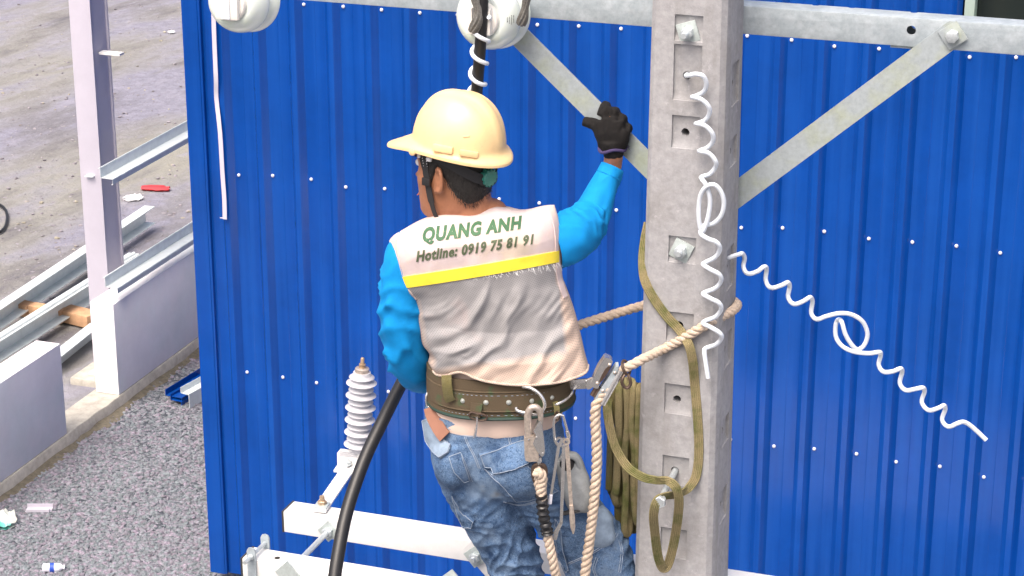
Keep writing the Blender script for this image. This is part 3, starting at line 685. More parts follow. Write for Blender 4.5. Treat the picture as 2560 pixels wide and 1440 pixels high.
strands([PV(1335, -80, -.02), PV(1318, -10, -.03), PV(1311, 30, -.03), PV(1303, 60, -.025)], .012, 7, 'wire_end', 'cut grey strand end on the right side of the insulator')

# ================================================================ black cable with its white tie
cab_pts = [PV(1215, -140, -.075), PV(1208, -20, -.075), PV(1203, 80, -.075), PV(1195, 190, -.06), P(1186, 290, .17), P(1172, 420, .24), P(1150, 600, .30), P(1105, 760, .30), P(1052, 870, .24), P(1002, 962, .12), P(958, 1050, .02), P(915, 1140, -.06), P(882, 1230, -.13), P(862, 1300, -.18), P(848, 1370, -.23), P(836, 1450, -.28), P(828, 1560, -.34), P(822, 1800, -.45)]
cq = catmull(cab_pts, 8); mb = MB(); rr = [float(np.interp(i, [0, len(cq) * .35, len(cq) * .55, len(cq)], [.0145, .0155, .0175, .0175])) for i in range(len(cq))]
tube(mb, cq, rr, 16); mb.build('power_cable', M['cable'], label='thick black power cable running down behind the worker from the insulator', cat='cable')
mb = MB(); top = [(cq[i]) for i in range(0, len(cq))]
qs = [p for p in catmull(cab_pts[1:6], 40)]; zl = []
acc = 0; hel = []; q_, fr = frames(qs, (0, 1, 0))
for i, (p, (t, a, b)) in enumerate(zip(q_, fr)):
    if i: acc += (q_[i] - q_[i - 1]).length
    y_ = 5.25; an = -2 * math.pi * acc / .060 + 2.2; hel.append(p + (a * math.cos(an) + b * math.sin(an)) * .0205)
s0 = 24; e_ = next(i for i, p in enumerate(hel) if p.z < P(1195, 262, .15).z)
tube(mb, hel[s0:e_ + 12], .0056, 10); mb.build('spiral_tie', M['plastic'], label='white plastic spiral tie wound round the black cable above the helmet', cat='cable tie', group='white plastic spiral ties')

# ---------------------------------------------------------------- loose spiral ties
def tie2d(pts, base, label, amp=.022, r=.0058, n=5):
    q = catmull([(a, b) for a, b in pts], n); off = []
    for i in range(len(q)):
        d = q[min(i + 1, len(q) - 1)] - q[max(0, i - 1)]; off.append(d)
    ax_ = np.array(pts[-1], float) - np.array(pts[0], float); ax_ /= np.linalg.norm(ax_); nr = np.array([-ax_[1], ax_[0]])
    f = np.array([float(np.dot(d / (np.linalg.norm(d) + 1e-9), nr)) for d in off]); ker = np.ones(3) / 3; f = np.convolve(f, ker, 'same')
    mb = MB(); tube(mb, [base(p[0], p[1]) + (FW * (amp * g)) for p, g in zip(q, f)], r, 12)
    return mb.build('spiral_tie', M['plastic'], label=label, cat='cable tie', group='white plastic spiral ties')
t1 = [(1722, 190), (1738, 187), (1757, 192), (1766, 210), (1760, 228), (1740, 239), (1731, 243), (1752, 250), (1770, 266), (1774, 283), (1763, 300), (1744, 307), (1741, 310), (1762, 316), (1780, 334), (1783, 352), (1770, 368), (1752, 375), (1750, 379), (1770, 384), (1786, 400), (1790, 415), (1776, 434), (1756, 441), (1754, 448), (1766, 466), (1775, 500), (1772, 535), (1764, 565), (1756, 580), (1748, 555), (1747, 515), (1752, 485), (1766, 466), (1785, 463), (1802, 480), (1810, 508), (1804, 538), (1788, 556), (1768, 562), (1756, 566), (1752, 585), (1768, 597), (1790, 606), (1800, 622), (1790, 642), (1766, 655), (1758, 662), (1775, 674), (1797, 686), (1803, 702), (1790, 720), (1766, 730), (1758, 736), (1775, 746), (1797, 758), (1803, 774), (1790, 792), (1766, 802), (1758, 809), (1775, 818), (1798, 832), (1804, 846), (1790, 862), (1768, 870), (1761, 878), (1764, 905), (1770, 945)]
hfun = lambda px, py: PV(px, py, -halfw(4.0) - .03 - (.004 if py > 300 else 0))
tt = tie2d(t1, hfun, 'white plastic spiral tie hanging down the front of the concrete pole', .018)
h188 = [q for q in holes if q[0] == 188][0]
mb = MB(); tube(mb, catmull([L(h188[1], -h188[3] + .04, h188[2]), L(h188[1] + .002, -h188[3] - .01, h188[2] + .004), hfun(1727, 188)], 5), .0058, 12); mb.build('tie_end', M['plastic'], tt)
t2 = [(1829, 641), (1845, 636), (1856, 634), (1863, 646), (1860, 667), (1869, 684), (1891, 679), (1908, 667), (1918, 672), (1916, 700), (1926, 719), (1950, 714), (1968, 706), (1976, 716), (1972, 743), (1984, 760), (2006, 753), (2024, 743), (2033, 754), (2030, 783), (2041, 798), (2062, 791), (2098, 783), (2130, 787), (2158, 805), (2171, 835), (2164, 862), (2147, 874), (2130, 863), (2112, 835), (2101, 800), (2092, 811), (2092, 843), (2107, 866), (2134, 879), (2169, 883), (2198, 880), (2204, 890), (2199, 912), (2208, 929), (2229, 928), (2250, 921), (2258, 931), (2252, 958), (2263, 975), (2285, 972), (2306, 969), (2314, 980), (2307, 1006), (2320, 1025), (2341, 1020), (2358, 1013), (2366, 1024), (2358, 1050), (2369, 1066), (2389, 1058), (2406, 1054), (2424, 1062), (2445, 1080), (2466, 1100)]
tie2d([(1818, 646)] + t2, lambda px, py: P(px, py, -.02 - (px - 1835) * .00012), 'white plastic spiral tie sticking out from the right side of the pole', .018)

# ================================================================ lower white beams
A_, B_ = .110, -.110
BZ = uvz(PV(707, 1279, A_))[2]; BH = .066; BW = .078
def beam(u0, u1, v0, z1, label):
    t = thing('white_crossarm', label, 'crossarm', L((u0 + u1) / 2, v0 + BW / 2, z1 - BH), 'white lower cross-arms')
    mb = MB(); box(mb, L((u0 + u1) / 2, v0 + BW / 2, z1 - BH / 2), U * ((u1 - u0) / 2), V * (BW / 2), Z * (BH / 2), .004); mb.build('beam', M['white'], t)
    mb = MB(); box(mb, L(u0 - .001, v0 + BW / 2, z1 - BH / 2), U * .003, V * (BW / 2 + .001), Z * (BH / 2 + .001), .001); mb.build('end_cap', M['endcap'], t)
    return t
uA = uvz(PV(707, 1279, A_))[0]; ba = beam(uA, 1.3, A_, BZ, 'white square cross-arm behind the worker, carrying the grey surge arrester')
vB = B_ - BW; uB = uvz(PV(604, 1396, vB))[0]; zB = uvz(PV(604, 1396, vB))[2]; bb = beam(uB, .6, vB, zB, 'white square cross-arm at the bottom, in front of the pole, with two clamp plates')
# tie rod, washers
cA = PV(822, 1327, A_)
mb = MB(); box(mb, cA - V * .003, (Z + U) * .017, (Z - U) * .017, V * .0025); mb.build('washer', M['washer'], ba)
mb = MB(); hexprism(mb, cA - V * .006, -V, .016, .014); mb.build('nut', M['bolt'], ba, sharp=30)
mb = MB(); tube(mb, [cA, cA - V * .24], .0085, 12); mb.build('tie_rod', M['bolt'], ba)
bolt_set(ba, PV(1190, 1390, A_ - .012), -V, R(40), .026, .012)
mb = MB(); q0 = PV(1185, 1383, A_ - .006); q1 = PV(1300, 1500, A_ - .006); d = (q1 - q0).normalized(); s_ = V.cross(d).normalized()
prism(mb, [q0 - d * .03 + s_ * .02, q1 + s_ * .035, q1 - s_ * .035, q0 - d * .03 - s_ * .02], V * .006 - V * .0015); mb.build('brace', M['white'], ba)
q0 = PV(720, 1432, vB); mb = MB(); box(mb, q0 - V * .003, (Z + U) * .019, (Z - U) * .019, V * .0025); mb.build('washer', M['washer'], bb)
bolt_set(bb, PV(1130, 1452, vB), -V, R(42), .026, .012)
cB = hit(693, 1395, Z, zB); mb = MB(); lathe(mb, cB - Z * .002, Z, [(0, .0085), (.0026, .0085), (.0028, .0075)], 16); mb.build('bolt_hole', M['hole'], bb)
pf, pbk = PV(629, 1400, vB - .006), None
ufr = uvz(pf)[0]
def clamp(vv, ztop):
    prf = [(-.013, -.10), (-.013, .0), (-.009, .008), (0, .011), (.009, .008), (.013, .0), (.013, -.10)]
    mb = MB(); prism(mb, [L(ufr + a, vv, ztop + b) for a, b in prf], V * .006); return mb.build('clamp_plate', M['galv'], bb, sharp=30)
zt = uvz(PV(629, 1378, vB - .006))[2]
clamp(vB - .0085, zt); clamp(vB + BW + .003, zt)
mb = MB(); z0 = zt - .016; tube(mb, [L(ufr, vB - .05, z0), L(ufr, vB + BW + .02, z0)], .006, 10); hexprism(mb, L(ufr, vB - .009, z0), -V, .0095, .008); hexprism(mb, L(ufr, vB + BW + .009, z0), V, .0095, .008); mb.build('clamp_bolt', M['bolt'], bb, sharp=30)

# surge arrester
base = hit(806, 1268, Z, BZ + .006); d_end = hit(872, 1172, Z, BZ + .006); dd = (d_end - base).normalized(); sd_ = Z.cross(dd).normalized()
sa = thing('surge_arrester', 'grey ribbed surge arrester standing on a white bracket at the left end of the beam', 'surge arrester', base)
mb = MB(); prism(mb, [base - dd * .035 + sd_ * .021, d_end + sd_ * .021, d_end - sd_ * .021, base - dd * .035 - sd_ * .021], Z * .006)
mb.build('bracket_bar', M['white'], sa)
mb = MB(); box(mb, base - dd * .005 + Z * .0085, dd * .022, sd_ * .02, Z * .0025, .001); mb.build('washer', M['washer'], sa)
mb = MB(); hexprism(mb, base + Z * .011, Z, .0135, .011); tube(mb, [base + Z * .02, base + Z * .036], .0075, 10); mb.build('bolt', M['rust'], sa, sharp=30)
bc = d_end + Z * .004
plate = [(-.036, 0), (-.036, .045), (-.026, .058), (.030, .058), (.038, .048), (.038, 0)]
mb = MB(); nrm = -dd
prism(mb, [bc + sd_ * (-a) * 1 + Z * b for a, b in plate], dd * .006); box(mb, bc + Z * .003 - dd * .02, sd_ * .036, dd * .022, Z * .0035, .001); mb.build('bracket_plate', M['white'], sa)
mb = MB()
for z in (.040, .046, .052): box(mb, bc - dd * .001 + Z * z, sd_ * .028, dd * .0012, Z * .0014)
mb.build('plate_rib', M['arrester'], sa)
mb = MB(); hexprism(mb, bc + Z * .018 - dd * .001, -dd, .011, .012); tube(mb, [bc + Z * .018, bc + Z * .018 - dd * .022], .006, 8); mb.build('nut', M['bolt'], sa, sharp=30)
Yb = bc.y + .02; ab = hit(897, 1118, Vector((0, 1, 0)), Yb); at_ = hit(905, 930, Vector((0, 1, 0)), Yb); ax = (at_ - ab); H_ = ax.length; axn = ax.normalized()
mb = MB(); pr = [(-.04, .02), (-.012, .02), (-.01, .03), (0, .03)]; ns = 6; stp = H_ / (ns + .15)
for k in range(ns):
    z = .004 + k * stp
    pr += [(z, .030), (z + .004, .043), (z + .0062, .0465), (z + .0075, .0462), (z + .012, .034), (z + .0145, .0285), (z + stp * .52, .0285), (z + stp * .58, .036), (z + stp * .63, .0385), (z + stp * .66, .038), (z + stp * .76, .030), (z + stp * .82, .0285)]
pr += [(H_, .026)]
lathe(mb, ab, axn, pr, 40); mb.build('shed_stack', M['arrester'], sa, sharp=60)
mb = MB(); lathe(mb, at_ - axn * .004, axn, [(0, .0215), (.016, .0215), (.018, .019), (.019, .004)], 28); mb.build('end_cap', M['forged'], sa, sharp=40)
mb = MB(); lathe(mb, at_ + axn * .0145, axn, [(0, .011), (.003, .011), (.003, .0075), (.008, .0075), (.008, .010), (.012, .010), (.012, .006), (.030, .0055), (.032, .004)], 16); mb.build('terminal', M['rust'], sa, sharp=40)
mb = MB(); lathe(mb, ab - axn * .06, axn, [(0, .013), (.05, .013), (.05, .022), (.06, .022)], 20); mb.build('stud', M['galv'], sa, sharp=40)

# ================================================================ the worker
man = thing('person', 'worker in pale yellow helmet, beige vest and worn jeans gripping the brace with black glove', 'person', P(1300, 1900, -.05) * 1.0)
OT = -.05                                                    # depth of the torso's middle
def px_tube(mb, pts, k=1.0, n=6, sides=20, sc=(1, 1)):
    """pts: (px, py, off, radius px); elliptical in depth by sc[1]"""
    q = catmull(pts, n); c = [P(a[0], a[1], a[2]) for a in q]; r = [max(.004, a[3] * MM * k) for a in q]
    tube(mb, c, r, sides, hint=(0, 1, 0), flat=1.0); return c, r

# --- head surface in the head's own frame (x forward, y left, z up)
HC = P(1133, 432, -.04); hf = Vector((-.85, .527, .0)).normalized(); hl = Z.cross(hf)
HT = [(-.128, .058, -.015, .022), (-.118, .080, .000, .040), (-.10, .089, .058, .052), (-.075, .090, .076, .061), (-.05, .090, .087, .067), (-.02, .090, .094, .072), (.01, .089, .094, .073), (.04, .090, .101, .075), (.07, .090, .102, .075), (.095, .080, .093, .067), (.115, .055, .07, .048), (.127, .02, .035, .02)]
def head_pt(ph, z, grow=0.):
    f, b, w_ = lerp_tab(HT, z); c, s = math.cos(ph), math.sin(ph); e = .85
    cx = math.copysign(abs(c) ** e, c); sx = math.copysign(abs(s) ** e, s)
    x = (f if c > 0 else b) * cx; y = w_ * sx
    if c > 0:
        x += .024 * math.exp(-(y / .011) ** 2 - ((z + .022) / .012) ** 2) + .013 * math.exp(-(y / .008) ** 2 - ((z - .002) / .02) ** 2)
        x += .006 * math.exp(-(y / .05) ** 2 - ((z - .045) / .012) ** 2) - .012 * math.exp(-((abs(y) - .032) / .013) ** 2 - ((z - .024) / .012) ** 2)
        x += .006 * math.exp(-(y / .022) ** 2 - ((z + .056) / .006) ** 2) + .006 * math.exp(-(y / .020) ** 2 - ((z + .072) / .007) ** 2) + .009 * math.exp(-(y / .022) ** 2 - ((z + .108) / .014) ** 2)
        y += math.copysign(.007, y) * math.exp(-((z + .012) / .022) ** 2 - ((x - .055) / .03) ** 2)
    d = Vector((x, y, 0)); d = d + d.normalized() * grow if d.length > 1e-6 else d
    return HC + hf * d.x + hl * d.y + Z * z
def head_grid(z0, z1, nz_, nph, grow=0., rough=0.):
    vs = []
    for j in range(nz_ + 1):
        z = z0 + (z1 - z0) * j / nz_
        for k in range(nph):
            p = head_pt(2 * math.pi * k / nph, z, grow); vs.append(p)
    fs = [(j * nph + k, j * nph + (k + 1) % nph, (j + 1) * nph + (k + 1) % nph, (j + 1) * nph + k) for j in range(nz_) for k in range(nph)]
    fs += [tuple(range(nph)), tuple(nz_ * nph + k for k in range(nph))]; return vs, fs
def hp(x, y, z): return HC + hf * x + hl * y + Z * z

# --- the gripping hand (also shapes the glove)
BV = XV - .0035
def hand_r(mb, k):
    def ch(pts, r, n=6):
        q = catmull(pts, n); rs = np.interp(np.linspace(0, 1, len(q)), np.linspace(0, 1, len(r)), r); tube(mb, q, [x * k for x in rs], 12)
    f = lambda px, py, dv: PV(px, py, BV + dv)
    # palm plates
    for a, b, r in (((1515, 372), (1506, 300), .022), ((1527, 368), (1524, 292), .0235), ((1540, 366), (1543, 300), .0235), ((1549, 366), (1560, 322), .021)):
        ch([f(*a, -.030), f((a[0] + b[0]) / 2, (a[1] + b[1]) / 2, -.034), f(*b, -.030)], [r * .92, r, r * .88])
    # fingers: over the upper edge of the brace and down behind it
    for kn, tip, r in (((1505, 292), (1514, 266), .0145), ((1526, 283), (1538, 282), .0145), ((1547, 296), (1556, 300), .014), ((1563, 318), (1570, 322), .0125)):
        ch([f(*kn, -.028), f(kn[0] * .4 + tip[0] * .6, kn[1] * .4 + tip[1] * .6, -.020), f(*tip, .004), f(tip[0] - 8, tip[1] + 18, .026), f(tip[0] - 24, tip[1] + 38, .026), f(tip[0] - 34, tip[1] + 48, .022)], [r * 1.1, r * 1.1, r * 1.02, r, r * .92, r * .8])
    # thumb lying along the front of the brace
    ch([f(1512, 352, -.026), f(1502, 328, -.026), f(1488, 312, -.022), f(1470, 306, -.018), f(1459, 303, -.016)], [.021, .020, .0165, .0145, .0125])
    ch([f(1534, 392, -.032), f(1533, 372, -.032), f(1531, 350, -.033)], [.026, .029, .031])
# --- left hand on the cable (hidden in front of him)
LH = P(1105, 765, .275)
def hand_l(mb, k):
    def ch(pts, r, n=5):
        q = catmull(pts, n); rs = np.interp(np.linspace(0, 1, len(q)), np.linspace(0, 1, len(r)), r); tube(mb, q, [x * k for x in rs], 12)
    w_ = P(1165, 820, .24); d = (LH - w_).normalized(); sdx = d.cross(Vector((0, 1, 0))).normalized(); n_ = Vector((0, 1, 0))
    ch([w_, w_ + d * .03, LH - d * .02 - n_ * .03], [.026, .03, .03])
    for i in range(4):
        o_ = sdx * (.03 - .02 * i); kn = LH - d * .012 - n_ * .034 + o_
        ch([w_ + d * .03 + o_ * .6, kn, LH + d * .022 - n_ * .022 + o_, LH + d * .034 + n_ * .006 + o_, LH + d * .012 + n_ * .032 + o_, LH - d * .012 + n_ * .030 + o_], [.016, .0145, .0135, .0125, .012, .010])
    ch([w_ + d * .02 + sdx * .02, LH - d * .02 + sdx * .05 + n_ * .0, LH + sdx * .045 + n_ * .03, LH + d * .02 + sdx * .035 + n_ * .034], [.018, .016, .014, .011])

ARM_R = [(1372, 612, -.05, 66), (1408, 598, -.03, 67), (1442, 581, .02, 62), (1464, 557, .07, 56), (1481, 532, .105, 49), (1496, 496, .125, 41), (1514, 455, .145, 35), (1531, 418, .16, 31)]
ARM_L = [(1045, 600, -.05, 50), (1026, 640, -.06, 62), (1013, 700, -.06, 62), (1007, 770, -.06, 60), (1010, 840, -.05, 57), (1022, 900, -.02, 54), (1052, 934, .05, 50), (1092, 920, .13, 45), (1130, 880, .19, 40), (1158, 838, .225, 35)]
LEG_L = [(1165, 1090, -.05, 92), (1172, 1150, -.055, 93), (1205, 1235, -.05, 88), (1250, 1320, -.03, 80), (1283, 1400, -.02, 73), (1298, 1470, -.01, 67), (1308, 1580, .0, 60), (1312, 1720, .01, 54), (1314, 1840, .01, 46)]
LEG_R = [(1302, 1090, -.05, 98), (1325, 1150, -.06, 102), (1378, 1230, -.05, 96), (1438, 1305, -.02, 90), (1480, 1370, .0, 92), (1506, 1440, .01, 92), (1522, 1530, .01, 78), (1530, 1690, .01, 56), (1532, 1830, .01, 46)]
body = MB()
vs, fs = head_grid(-.128, .127, 60, 72); body.add(vs, fs)
for s_ in (1, -1):                                            # ears
    for a, r in ((0, .0065),):
        e = []; 
        for i in range(15):
            t = i / 14; an = -2.2 + t * 4.6; e.append(hp(-.012 - .014 * math.cos(an) * (1 - .2 * t), s_ * (.079 + .010 * math.sin(t * 3.1)), .003 + .030 * math.sin(-an) * -1 * (1 if an < 0 else 1)))
        tube(body, e, .0058, 8)
    ellipsoid(body, hp(-.006, s_ * .077, .0), hf * .012, hl * .007, Z * .026, 12)
    ellipsoid(body, hp(.0, s_ * .077, -.028), hf * .008, hl * .006, Z * .009, 10)
tube(body, [P(1168, 440, -.055), P(1176, 500, -.055), P(1182, 545, -.055), P(1190, 600, -.055)], [.050, .053, .060, .085], 24)
for q in ((1150, 555, 46), (1230, 545, 44)): ellipsoid(body, P(q[0], q[1], OT), Vector((q[2] * MM, 0, 0)), Vector((0, .06, 0)), Z * .05, 16)
TOR = [(1215, 1060, .115, 150), (1245, 985, .11, 150), (1240, 880, .11, 150), (1222, 760, .115, 155), (1200, 660, .11, 165), (1195, 600, .09, 150), (1200, 560, .06, 90)]
q = catmull(TOR, 5); ring = []
vs, fs = [], []
for a in q:
    c = P(a[0], a[1], OT)
    for k in range(28): an = 2 * math.pi * k / 28; vs.append(c + Vector((a[3] * MM * math.cos(an), a[2] * math.sin(an), 0)))
for j in range(len(q) - 1):
    for k in range(28): fs.append((j * 28 + k, j * 28 + (k + 1) % 28, (j + 1) * 28 + (k + 1) % 28, (j + 1) * 28 + k))
fs += [tuple(range(28)), tuple((len(q) - 1) * 28 + k for k in range(28))]; body.add(vs, fs)
px_tube(body, ARM_R[:-2] + [(1522, 450, .147, 29), (1531, 412, .162, 26)], .78)
tube(body, catmull([P(1520, 455, .145), P(1531, 412, .16), PV(1534, 385, BV - .032), PV(1532, 360, BV - .032)], 5), [.026, .026, .026, .026, .0255, .025, .0245, .0245, .0248, .025, .0252, .0255, .0258, .026, .026, .026], 18)
px_tube(body, ARM_L, .80); px_tube(body, LEG_L, .82); px_tube(body, LEG_R, .82)
hand_r(body, .46); hand_l(body, 1.0)
for pts in (LEG_L, LEG_R):
    a = pts[-1]; ellipsoid(body, P(a[0] + 4, a[1] + 60, a[2] + .06), Vector((.045, 0, 0)), Vector((0, .125, 0)), Z * .045, 16)
bd, _ = remesh(body, .0042, 3)
bo = bd.build('body', M['skin'], man, sharp=180)
for s_ in (1, -1):                                            # eyes
    mb = MB(); ellipsoid(mb, hp(.079, s_ * .031, .024), hf * .0115, hl * .0115, Z * .0105, 14); e = mb.build('eye', M['paper'], man)
    mb = MB(); ellipsoid(mb, hp(.0885, s_ * .031, .024), hf * .003, hl * .0055, Z * .0055, 10); mb.build('iris', M['black'], e)
    mb = MB(); tube(mb, [head_pt(s_ * a, .043 - .01 * abs(a - .36), .002) for a in (.18, .28, .38, .48, .58)], [.002, .0035, .0035, .003, .0015], 6); mb.build('eyebrow', M['hair'], man)
mb = MB(); tube(mb, [hp(.094, y, -.064 - 6 * y * y) for y in (-.024, -.012, 0, .012, .024)], [.001, .0032, .004, .0032, .001], 8, flat=.7); mb.build('lips', mat('lip_skin', (.33, .12, .09), .5), man)
# hair: cap of short hair from the hairline up under the helmet
def hairline(ph):
    c = abs((ph + math.pi) % (2 * math.pi) - math.pi)         # 0 front .. pi back
    return float(np.interp(c, [0, .7, 1.05, 1.25, 1.42, 1.6, 1.8, 2.1, 2.5, 3.15], [.088, .078, .05, -.012, -.018, .034, .0, -.040, -.058, -.062]))
mb = MB(); vs, fs = [], []; nph, nr = 200, 26
for k in range(nph):
    ph = 2 * math.pi * k / nph; z0 = hairline(ph) + .005 * noise.noise(Vector((math.cos(ph) * 26, math.sin(ph) * 26, 2)))
    for j in range(nr + 1):
        t = j / nr; z = z0 + (.126 - z0) * t; gr = .0075 * min(1, t * 7 + .12) ** .6 * (1 if t < .8 else .8)
        p = head_pt(ph, z, gr); p += (p - HC).normalized() * (.0016 * noise.noise(p * 190) + .0012 * noise.noise(p * 420)); vs.append(p)
for k in range(nph):
    k2 = (k + 1) % nph
    for j in range(nr): fs.append((k * (nr + 1) + j, k2 * (nr + 1) + j, k2 * (nr + 1) + j + 1, k * (nr + 1) + j + 1))
mb.add(vs, fs)
for i in range(900):                                          # strands sticking out at the nape and temple
    ph = random.uniform(1.75, 4.5); z = hairline(ph) + random.uniform(-.006, .06); p = head_pt(ph, z, .005); n_ = (p - HC); n_.z = 0; n_.normalize()
    d = (n_ * random.uniform(.15, .5) - Z + Vector((random.gauss(0, .3), random.gauss(0, .3), 0))).normalized() * random.uniform(.008, .016); s_ = d.cross(n_).normalized() * .0007
    mb.add([p - s_, p + s_, p + d + n_ * .002], [(0, 1, 2)])
mb.build('hair', M['hair'], man, sharp=60)

# --- helmet
pit = R(5.0); ff = (hf * math.cos(pit) + Z * math.sin(pit)).normalized(); fu = ff.cross(hl).normalized()
if fu.z < 0: fu = -fu
HO = hp(-.020, 0, .074)
def hel(x, y, z): return HO + ff * x + hl * y + fu * z
HA, HB, HW_, HH = .125, .120, .106, .136
vs, fs = [], []; nph = 144; rings = []
def rim_out(ph):
    c = math.cos(ph); return .011 + .072 * max(0, c) ** 2.6 * (1 if True else 0) + .012 * max(0, -c) ** 3
def dome(ph, t):
    c, s = math.cos(ph), math.sin(ph); g = math.cos(t * math.pi / 2) ** .78; z = HH * math.sin(t * math.pi / 2) ** .98
    x = (HA if c > 0 else HB) * c * g; y = HW_ * s * g
    rid = .0055 * math.exp(-(y / .016) ** 4) * (1 if t > .12 else t / .12) + .0032 * math.exp(-((abs(y) - .048) / .011) ** 4) * min(1, max(0, t - .2) / .15)
    return x * (1 + rid * 2), y, z + rid * (.35 + .65 * t)
prof_t = [i / 30 for i in range(31)]
for ro, rz in ((1.0, -.0045), (1.0, .0), (.97, .003), (.6, .0042), (.25, .006), (.06, .010)):       # brim, from lip to wall
    for k in range(nph):
        ph = 2 * math.pi * k / nph; c, s = math.cos(ph), math.sin(ph); e = rim_out(ph) * ro
        x = ((HA if c > 0 else HB) + e) * c; y = (HW_ + min(e, .012 + e * .12)) * s
        dz = -.040 * max(0, c) ** 3 * ro - .014 * max(0, -c) ** 2 * ro; vs.append(hel(x, y, rz + dz))
nb = len(vs) // nph
for t in prof_t[2:-1]:
    for k in range(nph): vs.append(hel(*dome(2 * math.pi * k / nph, t)))
nr = len(vs) // nph; vs.append(hel(0, 0, HH + .0055)); 
for j in range(nr - 1):
    for k in range(nph): fs.append((j * nph + k, j * nph + (k + 1) % nph, (j + 1) * nph + (k + 1) % nph, (j + 1) * nph + k))
for k in range(nph): fs.append(((nr - 1) * nph + k, (nr - 1) * nph + (k + 1) % nph, len(vs) - 1))
hm = MB().add(vs, fs); HTREE = bvh(hm)
inn = [hel(*[q * .972 for q in dome(2 * math.pi * k / nph, t)]) for t in [0, .1, .25, .4, .55, .7, .85, .97] for k in range(nph)]
hm.add(inn, [(j * nph + k, j * nph + (k + 1) % nph, (j + 1) * nph + (k + 1) % nph, (j + 1) * nph + k) for j in range(7) for k in range(nph)])
b1 = len(hm.v) - len(inn); hm.f += [(k, (k + 1) % nph, b1 + (k + 1) % nph, b1 + k) for k in range(nph)]; hm.m += [0] * nph
ho = hm.build('helmet', M['helmet'], man, sharp=50)
for px, py, w_, h_ in ((1108, 372, .026, .009), (1172, 384, .023, .0075)):
    c = on(HTREE, px, py, .001); a = on(HTREE, px + 20, py + 3.5, .001); ux = (a - c).normalized(); nn_ = (on(HTREE, px, py, .02) - c).normalized(); uy = nn_.cross(ux).normalized()
    mb = MB(); box(mb, c, ux * w_, uy * h_, nn_ * .006, .003); mb.build('slot_boss', M['helmet'], ho)
mb = MB(); c = on(HTREE, 1166, 341, .0005); a = on(HTREE, 1176, 340, .0005); ux = (a - c).normalized(); nn_ = (on(HTREE, 1166, 341, .02) - c).normalized(); uy = nn_.cross(ux); box(mb, c, ux * .008, uy * .002, nn_ * .0012, .0008); mb.build('size_mark', M['helmet'], ho)
mb = MB(); c = on(HTREE, 1052, 380, .0); lathe(mb, hel(.07, .103, -.008), hl, [(0, .009), (.005, .009), (.007, .006)], 14); mb.build('strap_anchor', M['helmet'], ho)
mb = MB(); ring_ = []
for i in range(40):
    ph = .9 + (2 * math.pi - 1.8) * i / 39; c, s = math.cos(ph), math.sin(ph); bk = max(0, -c) ** 1.5
    ring_.append(hp(-.006 + (.094 if c > 0 else .112) * c, .084 * s, .062 - .062 * bk))
sweep(mb, ring_, [(-.013, -.0012), (.013, -.0012), (.013, .0012), (-.013, .0012)], (0, 0, 1)); mb.build('headband', M['black'], ho)
kc = hp(-.110, .012, .010); kn = (-hf * .9 + hl * .25 - Z * .1).normalized()
mb = MB(); pr = [(-.012, .016), (-.004, .021), (.008, .0215), (.012, .019), (.013, .004)]; lathe(mb, kc, kn, pr, 24)
for k in range(12):
    an = 2 * math.pi * k / 12; a_ = hl.cross(kn).normalized(); b_ = kn.cross(a_); q = kc + kn * .003 + (a_ * math.cos(an) + b_ * math.sin(an)) * .0215; box(mb, q, kn * .008, (a_ * math.cos(an) + b_ * math.sin(an)) * .002, (b_ * math.cos(an) - a_ * math.sin(an)) * .003)
mb.build('ratchet_knob', M['teal'], ho, sharp=30)
# chin strap: from under the rim past the ear to the chin and round
cs = [hp(0.024, .088, .075), hp(0.028, .083, .045), hp(0.026, .079, .012), hp(0.022, .0765, -.02), hp(0.018, .074, -.05), hp(0.012, .068, -.085), hp(0.006, .056, -.112), hp(0.006, .036, -.128), hp(0.008, .0, -.133), hp(0.006, -.036, -.128), hp(0.006, -.056, -.112), hp(0.012, -.068, -.085), hp(0.022, -.0765, -.02), hp(0.028, -.083, .045), hp(0.024, -.088, .075)]
mb = MB(); q = catmull(cs, 5); qq, fr = frames(q, hf); vs, fs = [], []
for i, (p, (t, a, b)) in enumerate(zip(qq, fr)):
    out = (p - HC); out.z *= .4; out.normalize(); wd = .0085 if i < 22 or i > len(q) - 22 else .006
    for x, y in ((-1, 0), (1, 0), (1, 1), (-1, 1)): vs.append(p + a * x * wd + out * (.0005 + y * .0025))
for i in range(len(q) - 1):
    for k in range(4): fs.append((i * 4 + k, i * 4 + (k + 1) % 4, i * 4 + 4 + (k + 1) % 4, i * 4 + 4 + k))
mb.add(vs, fs); cso = mb.build('chin_strap', M['strap'], man)
mb = MB(); c = hp(.025, .0835, -.006); box(mb, c, hf * .012, hl * .004, Z * .010, .0025); mb.build('buckle', M['black'], cso)
mb = MB()
for dx in (-.0055, .0055):
    for i in range(9): box(mb, hp(.028 + dx - .0004 * i, .0868 - .0010 * i, .055 - .0065 * i), hf * .0006, hl * .0006, Z * .002)
mb.build('stitching', M['paper'], cso)
mb = MB(); box(mb, hp(.010, .092, .056), hf * .007, hl * .003, Z * .005, .0015); box(mb, hp(.040, .092, .062), hf * .003, hl * .003, Z * .006, .0012); mb.build('strap_clip', M['paper'], cso)

